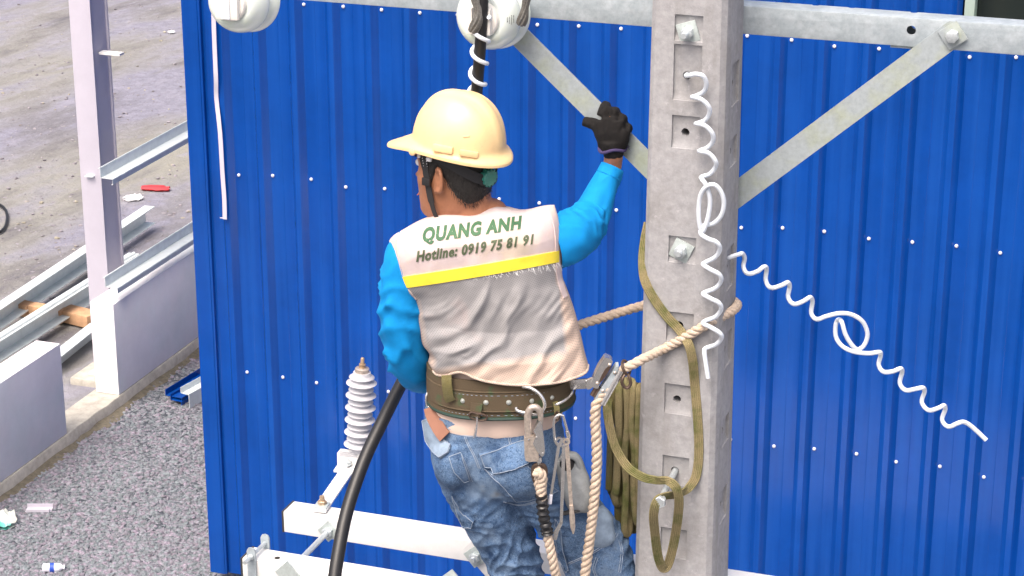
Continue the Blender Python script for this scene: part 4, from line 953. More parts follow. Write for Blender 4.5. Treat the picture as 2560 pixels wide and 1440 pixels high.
# --- sleeves
def folds_tube(name, pts, k, m_, amp, seed, sub=10, sides=56, dense=()):
    q = catmull(pts, sub); c = [P(a[0], a[1], a[2]) for a in q]; c, fr = frames(c, (0, 1, 0)); vs, fs = [], []; s = 0; n = len(c)
    for i, (p, (t, a, b)) in enumerate(zip(c, fr)):
        if i: s += (c[i] - c[i - 1]).length
        tt = i / (n - 1); am = amp * (.35 + sum(w_ * math.exp(-((tt - m0) / wd) ** 2) for m0, wd, w_ in dense)); am *= min(1, (1 - tt) * 12 + .05)
        for j in range(sides):
            an = 2 * math.pi * j / sides; ca, sa_ = math.cos(an), math.sin(an)
            wv = s * 46 + 1.7 * math.sin(an + seed) + 1.2 * math.sin(2 * an + seed * 2) + 3.5 * noise.noise(Vector((ca * 1.2, sa_ * 1.2, s * 6 + seed)))
            f = 1 - abs(math.sin(wv)) ** .7 * 2; f = f * .6 + .6 * noise.noise(Vector((ca * 2, sa_ * 2, s * 22 + seed)))
            g = .3 + .7 * max(0, noise.noise(Vector((ca * 1.4 + seed, sa_ * 1.4, s * 9)))) * 2
            vs.append(p + (a * ca + b * sa_) * (q[i][3] * MM * k + am * f * g))
    for i in range(n - 1):
        for j in range(sides): fs.append((i * sides + j, i * sides + (j + 1) % sides, (i + 1) * sides + (j + 1) % sides, (i + 1) * sides + j))
    # turn the cuff in
    b0 = (n - 1) * sides; t = fr[-1][0]; base = len(vs)
    for j in range(sides): vs.append(c[-1] + (vs[b0 + j] - c[-1]) * .93 + t * .0015)
    for j in range(sides): vs.append(c[-1] + (vs[b0 + j] - c[-1]) * .90 - t * .02)
    for L0, L1 in ((b0, base), (base, base + sides)):
        for j in range(sides): fs.append((L0 + j, L0 + (j + 1) % sides, L1 + (j + 1) % sides, L1 + j))
    o = MB().add(vs, fs); return o, o.build(name, m_, man, sharp=70), (c, fr, q)
sr, sro, sri = folds_tube('sleeve', ARM_R, 1.0, M['sleeve'], .010, 1.3, dense=((.42, .16, 1.0), (.15, .1, .5)))
sl, slo, _ = folds_tube('sleeve', ARM_L, 1.0, M['sleeve'], .0125, 4.1, dense=((.30, .12, .8), (.52, .14, 1.0)))
c, fr, q = sri; i = len(c) - 7
mb = MB(); t, a, b = fr[i]; tube(mb, [c[i] + (a * math.cos(x) + b * math.sin(x)) * (q[i][3] * MM + .0006) for x in np.linspace(0, 6.2832, 40)], .0009, 6); mb.build('hem_seam', M['sleeve'], sro)

# --- glove
g = MB(); hand_r(g, 1.0); gm, gn = remesh(g, .0032, 4)
for i, p in enumerate(gm.v): gm.v[i] = p + gn[i] * (.0012 * noise.noise(p * 90))
keep_z = PV(1533, 372, BV - .03)
go = gm.build('glove', M['glove'], man, sharp=180)
wc = PV(1531, 369, BV - .032); wt = (PV(1531, 345, BV - .033) - PV(1534, 395, BV - .031)).normalized(); a = Vector((1, .1, 0)) - wt * wt.x; a.normalize(); b = wt.cross(a)
mb = MB(); tube(mb, [wc - wt * .002 + (a * math.cos(x) * .0345 + b * math.sin(x) * .031) + wt * .004 * math.sin(3 * x) for x in np.linspace(0, 6.2832, 48)], .0042, 8); mb.build('cuff', M['cuff'], go)
mb = MB()
for k in range(14):
    an = random.uniform(-.4, .5); q = wc + a * math.cos(an) * .036 + b * math.sin(an) * .032; d = (a * .8 + b * random.gauss(0, .5) - wt * random.uniform(-.1, 1)).normalized() * random.uniform(.006, .016); tube(mb, [q, q + d * .5 + wt * .001, q + d], .0004, 4)
mb.build('loose_thread', M['cuff'], go)
mb = MB()
for dz in (-7, 0, 7): ellipsoid(mb, PV(1503, 270 + dz, BV + .006), Vector((.003, 0, 0)), Vector((0, .003, 0)), Z * .0026, 8)
mb.build('grip_dot', M['red'], go)

# --- vest: closed shell between its outline curves, back and front bulging
HEM = [(1078, 922), (1092, 938), (1115, 940), (1140, 933), (1160, 934), (1190, 948), (1230, 958), (1280, 964), (1340, 964), (1400, 957), (1440, 945), (1466, 930), (1470, 908)]
TOPC = [(973, 601), (985, 588), (1010, 574), (1045, 555), (1080, 541), (1115, 531), (1150, 529), (1190, 526), (1215, 519), (1240, 514), (1270, 519), (1300, 526), (1325, 524), (1345, 518), (1368, 513), (1386, 512)]
LFT = [(1078, 922), (1070, 905), (1073, 885), (1056, 862), (1048, 835), (1042, 805), (1040, 775), (1030, 750), (1010, 735), (1000, 718), (990, 688), (982, 655), (976, 625), (973, 601)]
RGT = [(1470, 908), (1462, 880), (1453, 840), (1442, 795), (1428, 750), (1414, 712), (1406, 690), (1405, 655), (1405, 620), (1402, 580), (1396, 545), (1386, 512)]
def arc(pts):
    q = np.array(catmull(pts, 8)); d = np.concatenate([[0], np.cumsum(np.linalg.norm(np.diff(q, axis=0), axis=1))]); d /= d[-1]
    return lambda t: np.array([np.interp(t, d, q[:, 0]), np.interp(t, d, q[:, 1])])
fH, fT, fL, fR = arc(HEM), arc(TOPC), arc(LFT), arc(RGT)
cHL, cHR, cTL, cTR = fH(0), fH(1), fT(0), fT(1)
def vpx(s, t): return (1 - t) * fH(s) + t * fT(s) + (1 - s) * fL(t) + s * fR(t) - ((1 - s) * (1 - t) * cHL + s * (1 - t) * cHR + (1 - s) * t * cTL + s * t * cTR)
def band_y(x): return 695 + (x - 990) * (-67 / 405) + 13 * (((x - 990) / 405) * (1 - (x - 990) / 405)) * .9    # upper edge of the yellow band
def fold(px, py):
    """height of the cloth folds (towards the camera), metres"""
    y0 = band_y(px) + 30; d = max(0., min(1., (py - y0) / 70)); u = (px - 1230) / 200; v = (py - 690) / 260
    # folds hang in arcs about the left shoulder
    rx_, ry_ = px - 1045, py - 640; rr = math.hypot(rx_, ry_); an = math.atan2(ry_, rx_)
    ww = rr / 50 + 1.1 * noise.noise(Vector((px / 150, py / 150, 2))) + .35 * noise.noise(Vector((px / 60, py / 60, 4)))
    c1 = .5 + .5 * math.cos(2 * math.pi * ww); am = max(.12, .5 + .9 * noise.noise(Vector((ww * .9, an * 1.6, 9))))
    h = c1 ** 1.4 * am * 1.15
    w2 = rr / 23 + 1.6 * noise.noise(Vector((px / 110, py / 110, 12))); h += .28 * (.5 + .5 * math.cos(2 * math.pi * w2)) * max(0, .3 + 1.2 * noise.noise(Vector((px / 80, py / 80, 21))))
    h += .45 * noise.noise(Vector((px / 85, py / 85, 1))) + .22 * noise.noise(Vector((px / 26, py / 34, 6)))
    # crumpled roll above the belt at the left
    k = math.exp(-((px - 1105) / 60) ** 2 - ((py - 885) / 50) ** 2); h += k * (.9 * math.sin((py + .45 * px) / 11.) + 1.0)
    z = .0098 * d * h
    up = 1 - d; z += up * (.0028 * noise.noise(Vector((px / 75, py / 95, 3))) + .002 * noise.noise(Vector((px / 32, py / 40, 7))))
    z += .004 * math.exp(-((px - 1352 + (py - 520) * .1) / 14) ** 2) * max(0, 1 - (py - 515) / 60)
    return z
vs, fs, mi = [], [], []; ns, nt_ = 150, 150
def depth(s, t):
    b = (1 - abs(2 * s - 1) ** 2.7) ** (1 / 2.2); top = 1.0 if t < .80 else max(0, 1 - ((t - .80) / .20) ** 2.0) ** .5
    base = float(np.interp(t, [0, .12, .3, .55, .8, 1], [.156, .154, .128, .130, .138, .12])); return b * top * base
for j in range(nt_ + 1):
    t = j / nt_
    for i in range(ns + 1):
        s = .5 - .5 * math.cos(math.pi * i / ns) if True else i / ns
        s = .35 * s + .65 * i / ns; p = vpx(s, t); ed = min(1, min(s, 1 - s) * 14) * min(1, (1 - t) * 16)
        vs.append(P(p[0], p[1], OT - depth(s, t) - fold(*p) * ed)); 
W_ = ns + 1
for j in range(nt_):
    for i in range(ns):
        fs.append((j * W_ + i, j * W_ + i + 1, (j + 1) * W_ + i + 1, (j + 1) * W_ + i)); s, t = (i + .5) / ns, (j + .5) / nt_; p = vpx(s, t)
        m_ = 0 if p[1] < band_y(p[0]) + 14 else 1
        if 0:
            edge = (p[1] > 905 + 22 * math.sin((p[0] - 1100) / 110.) and p[1] > band_y(p[0]) + 120) or s < .045 or s > .955 or (p[0] > 1395 and p[1] > 700 and p[0] > 1395 + (p[1] - 700) * .06)
            m_ = 2 if edge else 1
        mi.append(m_)
nf = len(vs)
for j in range(0, nt_ + 1):
    for i in range(ns + 1):
        s = i / ns; s = .35 * (.5 - .5 * math.cos(math.pi * s)) + .65 * s; p = vpx(s, j / nt_); d = depth(s, j / nt_) * .95
        px_, py_ = p[0], p[1] - (42 if True else 0) * (1 - j / nt_) * min(1, min(s, 1 - s) * 8) - 26 * d / .13 * (j / nt_)
        if min(s, 1 - s) < 1e-6 or j == nt_: px_, py_ = p
        vs.append(P(px_, py_, OT + d))
for j in range(nt_):
    for i in range(ns): fs.append((nf + j * W_ + i, nf + (j + 1) * W_ + i, nf + (j + 1) * W_ + i + 1, nf + j * W_ + i + 1)); mi.append(0 if j > 90 else 1)
vest = MB(); vest.v = vs; vest.f = fs; vest.m = mi
VT = BVHTree.FromPolygons([tuple(q) for q in vs[:nf]], fs[:ns * nt_])
vo = vest.build('vest', [M['yoke'], M['mesh'], M['meshb']], man, sharp=80)
def edge_w(i, s, p):
    x, y = p; b = max(0., 1 - min(s, 1 - s) / .09); b = max(b, (y - 905 + 26 * (x - 1270) / 190) / 40 + .5 if y > band_y(x) + 120 else 0)
    if x > 1385: b = max(b, (x - 1400 - (y - 700) * .10) / 25 + .5 if y > 700 else 0)
    return max(0., min(1., b))
ev = []
for j in range(2 * (nt_ + 1)):
    t = (j % (nt_ + 1)) / nt_
    for i in range(ns + 1):
        s = i / ns; s = .35 * (.5 - .5 * math.cos(math.pi * s)) + .65 * s; ev.append(edge_w(i, s, vpx(s, t)) if j <= nt_ else 1.)
at_ = vo.data.attributes.new('edge', 'FLOAT', 'POINT'); at_.data.foreach_set('value', ev)
# rolled hem, armhole bindings
mb = MB(); tube(mb, [on(VT, *(fH(t) + np.array([0, -2])), .0005) for t in np.linspace(.02, .985, 110)], .0035, 8); mb.build('hem', M['meshb'], vo)
mb = MB(); strip_on(mb, VT, [(975, 604), (978, 630), (984, 660), (992, 690), (1002, 720), (1014, 738), (1032, 754)], [(992, 600), (994, 630), (1000, 660), (1008, 690), (1017, 716), (1028, 731), (1042, 748)], 6, .002, .003, 2); mb.build('armhole_binding', M['yoke'], vo)
mb = MB(); strip_on(mb, VT, [(1383, 516), (1393, 548), (1399, 580), (1402, 620), (1402.5, 655), (1403, 690), (1409, 712), (1418, 740)], [(1370, 518), (1380, 550), (1386, 580), (1388, 620), (1389, 655), (1391, 690), (1397, 716), (1408, 746)], 6, .002, .003, 2); mb.build('armhole_binding', M['yoke'], vo)
mb = MB(); xs = list(range(991, 1396, 12)) + [1396]
strip_on(mb, VT, [(x, band_y(x) - 1) for x in xs], [(x + 8 * (1 - (x - 991) / 405), band_y(x) + 27) for x in xs], 3, .0022, .0028, 3); mb.build('reflective_band', M['band'], vo, sharp=70)
mb = MB()
for k in range(45):                                          # frayed white threads under the band
    x = 1180 + 215 * random.random() ** .8; y = band_y(x) + 27 + random.uniform(0, 4); ln = random.uniform(5, 22) * (x - 1150) / 245; dx = random.uniform(-4, 9); q = [(x, y), (x + dx * .3 + random.gauss(0, 1), y + ln * .5), (x + dx, y + ln)]
    tube(mb, [on(VT, a, b, .0015 + .003 * i) for i, (a, b) in enumerate(q)],   .0003, 4)
mb.build('frayed_thread', M['paper'], vo)
# printed lettering
def lettering(txt, x0, y0, x1, y1, hpx, m_, name, curve=0., bold=.018, sq=None):
    cu = bpy.data.curves.new('t', 'FONT'); cu.body = txt; cu.size = 1; cu.resolution_u = 3; cu.offset = bold; cu.space_character = 1.12
    o = bpy.data.objects.new('t', cu); COL.objects.link(o); dg = bpy.context.evaluated_depsgraph_get(); dg.update()
    me = bpy.data.meshes.new_from_object(o.evaluated_get(dg)); bm = bmesh.new(); bm.from_mesh(me); bpy.data.objects.remove(o)
    bmesh.ops.triangulate(bm, faces=bm.faces)
    for _ in range(3):
        es = [e for e in bm.edges if e.calc_length() > .12]
        if not es: break
        bmesh.ops.subdivide_edges(bm, edges=es, cuts=1); bmesh.ops.triangulate(bm, faces=[f for f in bm.faces if len(f.verts) > 3])
    xs_ = [v.co.x for v in bm.verts]; a, b = min(xs_), max(xs_); caps = .70
    out = []
    bm.verts.index_update()
    for v in bm.verts:
        t = (v.co.x - a) / (b - a); px = x0 + (x1 - x0) * t; py = y0 + (y1 - y0) * t + curve * t * (1 - t); hh = hpx[0] + (hpx[1] - hpx[0]) * t
        sl_ = (y1 - y0) / (x1 - x0); k = v.co.y / caps * hh
        out.append(on(VT, px - k * (sl_ * .9), py - k, .0013))
    mb = MB().add(out, [[v.index for v in f.verts] for f in bm.faces]); bm.free(); return mb.build(name, m_, vo)
lettering('QUANG ANH', 1055, 605, 1301, 571, (34, 30), M['print'], 'lettering', 4, .052)
lettering('Hotline: 0919 75 81 91', 1041, 653, 1331, 609, (25, 23), M['print2'], 'lettering', 4, .047)

# --- t-shirt tail, jeans
def ringband(name, secs, m_, parent, k=72, th=None, amp=0., sharp=60, mi_=None):
    """secs: (px left, px right, py, depth half, off)"""
    vs, fs = [], []
    for a in secs:
        l, r = P(a[0], a[2], a[4]), P(a[1], a[2] + (a[5] if len(a) > 5 else 0), a[4]); c = (l + r) / 2; ax_ = (r - l) / 2
        for i in range(k):
            an = 2 * math.pi * i / k; ca, sa_ = math.cos(an), math.sin(an); ca = math.copysign(abs(ca) ** .85, ca); sa_ = math.copysign(abs(sa_) ** .85, sa_)
            p = c + ax_ * ca + Vector((0, a[3] * sa_, 0))
            if amp: p += (p - c).normalized() * amp * noise.noise(Vector((p.x * 14, p.y * 14, p.z * 60)))
            vs.append(p)
    for j in range(len(secs) - 1):
        for i in range(k): fs.append((j * k + i, j * k + (i + 1) % k, (j + 1) * k + (i + 1) % k, (j + 1) * k + i))
    mb = MB().add(vs, fs); return mb, mb.build(name, m_, parent, sharp=sharp)
ringband('tshirt', [(1085, 1430, 870, .120, OT), (1070, 1424, 930, .125, OT), (1074, 1416, 980, .124, OT), (1072, 1410, 1010, .127, OT), (1070, 1402, 1040, .128, OT), (1078, 1396, 1060, .118, OT)], M['tee'], man, amp=.006)
je = MB()
PEL = [(1062, 1402, 1012, .122), (1062, 1404, 1050, .126), (1066, 1412, 1090, .130), (1082, 1424, 1130, .128), (1110, 1430, 1180, .115), (1150, 1420, 1225, .085)]
q = catmull(PEL, 5); vs, fs = [], []
for a in q:
    l, r = P(a[0], a[2], OT), P(a[1], a[2], OT); c = (l + r) / 2; ax_ = (r - l) / 2
    for i in range(48):
        an = 2 * math.pi * i / 48; ca, sa_ = math.cos(an), math.sin(an); vs.append(c + ax_ * math.copysign(abs(ca) ** .85, ca) + Vector((0, a[3] * math.copysign(abs(sa_) ** .85, sa_), 0)))
fs = [(j * 48 + i, j * 48 + (i + 1) % 48, (j + 1) * 48 + (i + 1) % 48, (j + 1) * 48 + i) for j in range(len(q) - 1) for i in range(48)] + [tuple(range(48)), tuple((len(q) - 1) * 48 + i for i in range(48))]
je.add(vs, fs)
px_tube(je, LEG_L, 1.0, 8, 32); px_tube(je, LEG_R, 1.0, 8, 32)
ellipsoid(je, P(1136, 1140, OT - .052), Vector((.062, 0, 0)), Vector((0, .095, 0)), Z * .085, 24)       # seat
ellipsoid(je, P(1300, 1150, OT - .062), Vector((.100, 0, 0)), Vector((0, .105, 0)), Z * .10, 24)
jm, jn = remesh(je, .005, 8)
def jfold(p):
    x, y, z = p; f = 0.
    d = noise.noise(Vector((x * 5, y * 5, z * 5)))
    d2 = noise.noise(Vector((x * 13 + 4, y * 13, z * 13))); w1 = (z * 84 + x * 26 + 9 * d + 2.5 * d2); f += (1 - abs(math.sin(w1)) ** .8 * 1.6) * .5 * (.25 + max(0, noise.noise(Vector((x * 7, y * 7, z * 4 + 3)))) * 2.2)
    w2 = (z * 44 - x * 58 + 8 * d - 2 * d2); f += (1 - abs(math.sin(w2)) ** .8 * 1.6) * .4 * (.15 + max(0, noise.noise(Vector((x * 6, y * 6, z * 5 + 8)))) * 2.0)
    f += .6 * noise.noise(Vector((x * 22, y * 22, z * 26))); return f
zk = P(1250, 1120, -.15).z
for i, p in enumerate(jm.v):
    k = float(np.interp(zk - p.z, [-.1, 0, .12, .3], [.15, .4, .9, 1.3])); jm.v[i] = p + jn[i] * (.0078 * k * jfold(p))
# crease between the seat halves
for i, p in enumerate(jm.v):
    pass
jo = jm.build('jeans', M['denim'], man, sharp=180); JT = bvh(jm)
def flap(pts, name, m_=None, par=None, lift=.004, rows=None, seam=True):
    """cloth patch inside a closed pixel outline, lying on the jeans, with a stitched rim"""
    par = par or jo; cx_ = sum(a for a, b in pts) / len(pts); cy_ = sum(b for a, b in pts) / len(pts); out = []
    per = []
    for (a, b), (c_, d_) in zip(pts, pts[1:] + pts[:1]):
        n_ = max(1, int(math.hypot(c_ - a, d_ - b) / 8)); per += [(a + (c_ - a) * k / n_, b + (d_ - b) * k / n_) for k in range(n_)]
    n_ = len(per); vs, fs = [], []
    for lay, ks in ((0, (1.0,)), (1, (1.0, .94, .8, .55, .25))):
        for k in ks:
            for a, b in per:
                q0 = (cx_ + (a - cx_) * k, cy_ + (b - cy_) * k); vs.append(on(JT, q0[0], q0[1], (lift if k < .97 else lift * .8) if lay else -.003))
    R_ = 6
    for r in range(R_ - 1):
        for k in range(n_): fs.append((r * n_ + k, r * n_ + (k + 1) % n_, (r + 1) * n_ + (k + 1) % n_, (r + 1) * n_ + k))
    fs.append(tuple((R_ - 1) * n_ + k for k in range(n_)))
    mb = MB().add(vs, fs); o = mb.build(name, m_ or M['denim'], par, sharp=60)
    if seam:
        mb = MB(); e = [on(JT, cx_ + (a - cx_) * .955, cy_ + (b - cy_) * .955, lift + .0006) for a, b in per]; tube(mb, e + e[:1], .0009, 5); mb.build('seam', M['thread'], o)
    return o
flap([(1198, 1134), (1250, 1120), (1310, 1103), (1340, 1102), (1336, 1130), (1322, 1158), (1290, 1172), (1238, 1184), (1232, 1168), (1210, 1164)], 'pocket_flap', M['denim'], lift=.010)
flap([(1062, 1050), (1072, 1046), (1098, 1082), (1128, 1114), (1122, 1132), (1104, 1147), (1088, 1132), (1070, 1100)], 'pocket_flap', M['denim_pale'], lift=.009)
flap([(1207, 1168), (1232, 1186), (1318, 1162), (1352, 1190), (1398, 1228), (1360, 1246), (1290, 1254), (1262, 1220)], 'pocket', M['denim'], lift=.0045)
flap([(1122, 1142), (1150, 1130), (1172, 1200), (1158, 1206), (1135, 1180)], 'pocket', M['denim'], lift=.0045)
flap([(1132, 1232), (1160, 1282), (1186, 1300), (1184, 1318), (1164, 1320), (1146, 1280)], 'cargo_flap', M['denim'], lift=.009)
for a in ([(1148, 1132), (1160, 1160), (1176, 1202)], [(1268, 1052), (1270, 1090), (1274, 1110)], [(1162, 1056), (1160, 1086), (1168, 1110), (1184, 1140), (1196, 1170)], [(1266, 1182), (1284, 1220), (1302, 1252)], [(1086, 1062), (1120, 1080), (1170, 1090), (1200, 1088)], [(1092, 1064), (1130, 1074), (1170, 1080), (1204, 1076)], [(1258, 1254), (1300, 1262), (1350, 1250)], [(1420, 1408), (1480, 1380), (1530, 1345), (1540, 1332)], [(1488, 1440), (1482, 1420), (1490, 1392)], [(1546, 1350), (1552, 1380), (1546, 1430)]):
    mb = MB(); line_on(mb, JT, a, .0011, lift=.0006); line_on(mb, JT, [(x + 5, y + 2) for x, y in a], .0009, lift=.0004); mb.build('seam', M['thread'], jo)
# big grey leg pouch and cargo pocket
def lump(c, rx, ry, rz, m_, name, par, tilt=0., seed=1., amp=.004, e=.7):
    vs, fs = [], []; seg, n_ = 48, 32; ca_, sa_ = math.cos(tilt), math.sin(tilt)
    for i in range(n_ + 1):
        th = math.pi * i / n_
        for k in range(seg):
            an = 2 * math.pi * k / seg; f = lambda v: math.copysign(abs(v) ** e, v)
            x, y, z = rx * f(math.sin(th)) * f(math.cos(an)), ry * f(math.sin(th)) * f(math.sin(an)), rz * f(math.cos(th))
            p = Vector((x * ca_ + z * sa_, y, z * ca_ - x * sa_)); q = p * 16 + Vector((seed, 0, 0)); p += p.normalized() * amp * (noise.noise(q) + .5 * (1 - 2 * abs(math.sin((p.z * 60 + p.x * 40) + 3 * noise.noise(q * .6)))))
            vs.append(Vector(c) + p)
    fs = [(i * seg + k, i * seg + (k + 1) % seg, (i + 1) * seg + (k + 1) % seg, (i + 1) * seg + k) for i in range(n_) for k in range(seg)]
    return MB().add(vs, fs).build(name, m_, par, sharp=180)
lump(P(1436, 1206, -.125), .040, .035, .088, M['grey_cloth'], 'pouch', jo, tilt=R(-16), seed=3)
lump(P(1482, 1318, -.055), .058, .05, .056, M['denim_pale'], 'cargo_pocket', jo, tilt=R(-8), seed=7, amp=.005)
mb = MB(); tube(mb, catmull([P(1402, 1284, -.14), P(1440, 1276, -.145), P(1474, 1262, -.12)], 4), .010, 8, flat=.5); mb.build('pouch_rim', M['strap'], jo)
mb = MB(); tube(mb, catmull([P(1399, 1150, -.158), P(1418, 1142, -.162), P(1440, 1150, -.155), P(1447, 1172, -.15)], 4), .005, 8); mb.build('pouch_rim', M['grey_cloth'], jo)
mb = MB(); ellipsoid(mb, P(1418, 1160, -.150), Vector((.020, 0, 0)), Vector((0, .012, 0)), Z * .022, 14); mb.build('pouch_mouth', M['black'], jo)
flap([(1386, 1290), (1400, 1318), (1410, 1380), (1424, 1425), (1418, 1432), (1398, 1395), (1388, 1340)], 'cargo_side', M['denim'], lift=.004)
# boots below the picture
for pts in (LEG_L, LEG_R):
    a = pts[-1]; mb = MB(); ellipsoid(mb, P(a[0] + 4, a[1] + 62, a[2] + .06), Vector((.052, 0, 0)), Vector((0, .14, 0)), Z * .055, 20); tube(mb, [P(a[0], a[1] - 30, a[2]), P(a[0], a[1] + 50, a[2])], .05, 16); mb.build('boot', M['black'], man)

# --- belt with its fittings (worn, part of his outfit)
def ell(s_, px0, px1, py, b, dpy=0):
    """point on the belt ring seen from behind, s_: 0 left .. 1 right, near side"""
    an = math.pi * (1 - s_); ca, sa_ = math.cos(an), math.sin(an); l, r = P(px0, py, OT), P(px1, py + dpy, OT); return (l + r) / 2 + (r - l) / 2 * math.copysign(abs(ca) ** .85, ca) - Vector((0, b * abs(sa_) ** .85, 0))
def beltring(px0, px1, py, b, z0, z1, th, name, m_, par, dpy=0, full=True, s0=0., s1=1., tilt=0., sharp=60):
    """webbing standing on its edge between heights z0..z1 about py"""
    n_ = 60; vs, fs = [], []; ss = np.linspace(s0, s1, n_) if not full else np.linspace(0, 2, 2 * n_)
    for s_ in ss:
        p = ell(s_, px0, px1, py, b, dpy) if s_ <= 1 else None
        if p is None:
            an = math.pi * (1 - s_); ca, sa_ = math.cos(an), math.sin(an); l, r = P(px0, py, OT), P(px1, py + dpy, OT); p = (l + r) / 2 + (r - l) / 2 * math.copysign(abs(ca) ** .85, ca) + Vector((0, b * abs(sa_) ** .85, 0))
        c = (P(px0, py, OT) + P(px1, py + dpy, OT)) / 2; o_ = (p - c); o_.z = 0; o_.normalize()
        for d, z in ((0, z0), (th, z0 + .0015), (th, z1 - .0015), (0, z1)): vs.append(p + o_ * (d + tilt * (z - z0)) + Z * z)
    m = len(ss)
    for i in range(m - 1):
        for k in range(4): fs.append((i * 4 + k, i * 4 + (k + 1) % 4, i * 4 + 4 + (k + 1) % 4, i * 4 + 4 + k))
    if not full: fs += [(0, 1, 2, 3), tuple((m - 1) * 4 + k for k in range(4))]
    return MB().add(vs, fs).build(name, m_, par, sharp=sharp)
BX0, BX1, BY, BB = 1072, 1434, 957, .143
belt = beltring(BX0, BX1, BY, BB, -.040, .062, .005, 'belt', M['belt'], man, -4)
beltring(BX0 - 2, BX1 + 2, BY, BB + .005, -.020, .034, .004, 'belt_strap', M['belt'], belt, -4)
for z in (-.019, .033):
    mb = MB(); tube(mb, [ell(s_, BX0 - 3, BX1 + 3, BY, BB + .0092, -4) + Z * z for s_ in np.linspace(0, 1, 70)], .0022, 6); mb.build('belt_edge', M['belt'], belt)
mb = MB(); tube(mb, [ell(s_, BX0 - 2, BX1 + 2, BY, BB + .005, -4) - Z * .041 for s_ in np.linspace(0.0, 1, 70)], .0048, 8); mb.build('piping', M['piping'], belt)
for z in (-.031, .024):
    mb = MB()
    for k in range(46):
        s_ = .05 + .9 * k / 45; p = ell(s_, BX0 - 2, BX1 + 2, BY, BB + (.0095 if z > -.02 else .0065), -4) + Z * z; q = ell(s_ + .008, BX0 - 2, BX1 + 2, BY, BB + (.0095 if z > -.02 else .0065), -4) + Z * z
        tube(mb, [p, q], .0006, 4)
    mb.build('stitching', M['thread'], belt)
for px in (1160, 1217, 1272, 1328, 1377):
    s_ = 1 - math.acos(max(-1, min(1, ((px - (BX0 + BX1) / 2) / ((BX1 - BX0) / 2)) / abs(((px - (BX0 + BX1) / 2) / ((BX1 - BX0) / 2)) or 1) * abs((px - (BX0 + BX1) / 2) / ((BX1 - BX0) / 2)) ** (1 / .85)))) / math.pi
    p = ell(s_, BX0 - 2, BX1 + 2, BY, BB + .009, -4) + Z * .006; n_ = p - (P(BX0, BY, OT) + P(BX1, BY, OT)) / 2; n_.z = 0
    mb = MB(); lathe(mb, p, n_, [(-.001, .0068), (.001, .0066), (.0014, .0048), (.0032, .0042), (.0042, .0015)], 14); mb.build('rivet', M['rivet'], belt, sharp=35)
# keeper loop at the left, drop tab with buckle and hook
def hang(pts, w_, th, name, m_, par, hint=(0, 1, 0)):
    mb = MB(); sweep(mb, catmull(pts, 5), [(-th / 2, -w_ / 2), (-th / 2, w_ / 2), (th / 2, w_ / 2), (th / 2, -w_ / 2)], hint); return mb.build(name, m_, par)
YB = OT - BB
hang([P(1116, 938, YB + .012), P(1117, 960, YB + .003), P(1121, 990, YB + .004), P(1127, 1003, YB + .008)], .025, .003, 'keeper_loop', M['webdark'], belt)
hang([P(1192, 1008, YB - .010), P(1189, 1028, YB - .013), P(1186, 1042, YB - .014)], .029, .003, 'drop_tab', M['belt'], belt)
def ringloop(pts, r, name, m_, par, sides=8, closed=True):
    q = catmull(pts + pts[:1] if closed else pts, 6); mb = MB(); tube(mb, q, r, sides); return mb.build(name, m_, par)
yy = YB - .018
ringloop([P(1172, 1036, yy), P(1178, 1045, yy), P(1198, 1051, yy), P(1212, 1050, yy), P(1217, 1044, yy), P(1210, 1037, yy), P(1190, 1033, yy), P(1178, 1031, yy)], .0028, 'loop_buckle', M['iron'], belt)
mb = MB(); tube(mb, catmull([P(1192, 1042, yy - .004), P(1193, 1052, yy - .005), P(1191, 1070, yy - .003), P(1187, 1088, yy - .001), P(1184, 1096, yy + .002)], 4), [.006, .006, .0055, .0055, .005, .005, .005, .0055, .006, .0065, .0065, .0065, .0065, .006, .005, .004, .003], 10, flat=.55); mb.build('hook', M['chrome'], belt)
ringloop([P(1072, 975, OT - .03), P(1066, 992, OT - .035), P(1068, 1012, OT - .035), P(1078, 1016, OT - .04), P(1080, 995, OT - .045), P(1078, 976, OT - .04)], .0035, 'side_ring', M['chrome'], belt)
hang([P(1076, 1018, OT - .06), P(1084, 1044, OT - .075), P(1098, 1072, OT - .10), P(1112, 1092, OT - .118)], .036, .004, 'strap_end', M['leather'], belt)
mb = MB(); c = P(1113, 1083, OT - .1165); 
# big D-ring, right D-ring
yd = YB - .012
ringloop([P(1306, 966, yd), P(1326, 970, yd - .006), P(1348, 984, yd - .012), P(1361, 1006, yd - .018), P(1358, 1024, yd - .018), P(1340, 1036, yd - .012), P(1312, 1032, yd - .006), P(1293, 1026, yd - .001), P(1290, 1018, yd + .002)], .0045, 'd_ring', M['chrome'], belt, 10, False)
ringloop([P(1388, 1012, OT - .13), P(1396, 1009, OT - .132), P(1415, 998, OT - .118), P(1429, 984, OT - .09), P(1432, 972, OT - .06)], .004, 'side_ring', M['chrome'], belt, 10, False)
hang([P(1388, 1004, OT - .128), P(1392, 1020, OT - .136), P(1392, 1036, OT - .14)], .014, .003, 'drop_tab', M['webdark'], belt)
mb = MB(); q0, q1 = P(1424, 962, OT - .075), P(1478, 958, OT - .09); d = (q1 - q0); ux = d.normalized(); uz = (Z - ux * ux.z).normalized(); uy = ux.cross(uz)
box(mb, (q0 + q1) / 2, d * .5, uz * .0135, uy * .003, .002)
for sx_ in (.72, .72):
    pass
for z in (-.006, .006): lathe(mb, q0 + d * .80 + uz * z * 1.2 , -uy if (-uy).y < 0 else uy, [(0, .0034), (.0042, .0034), (.0052, .002)], 10)
mb.build('buckle_plate', M['chrome'], belt, sharp=30)

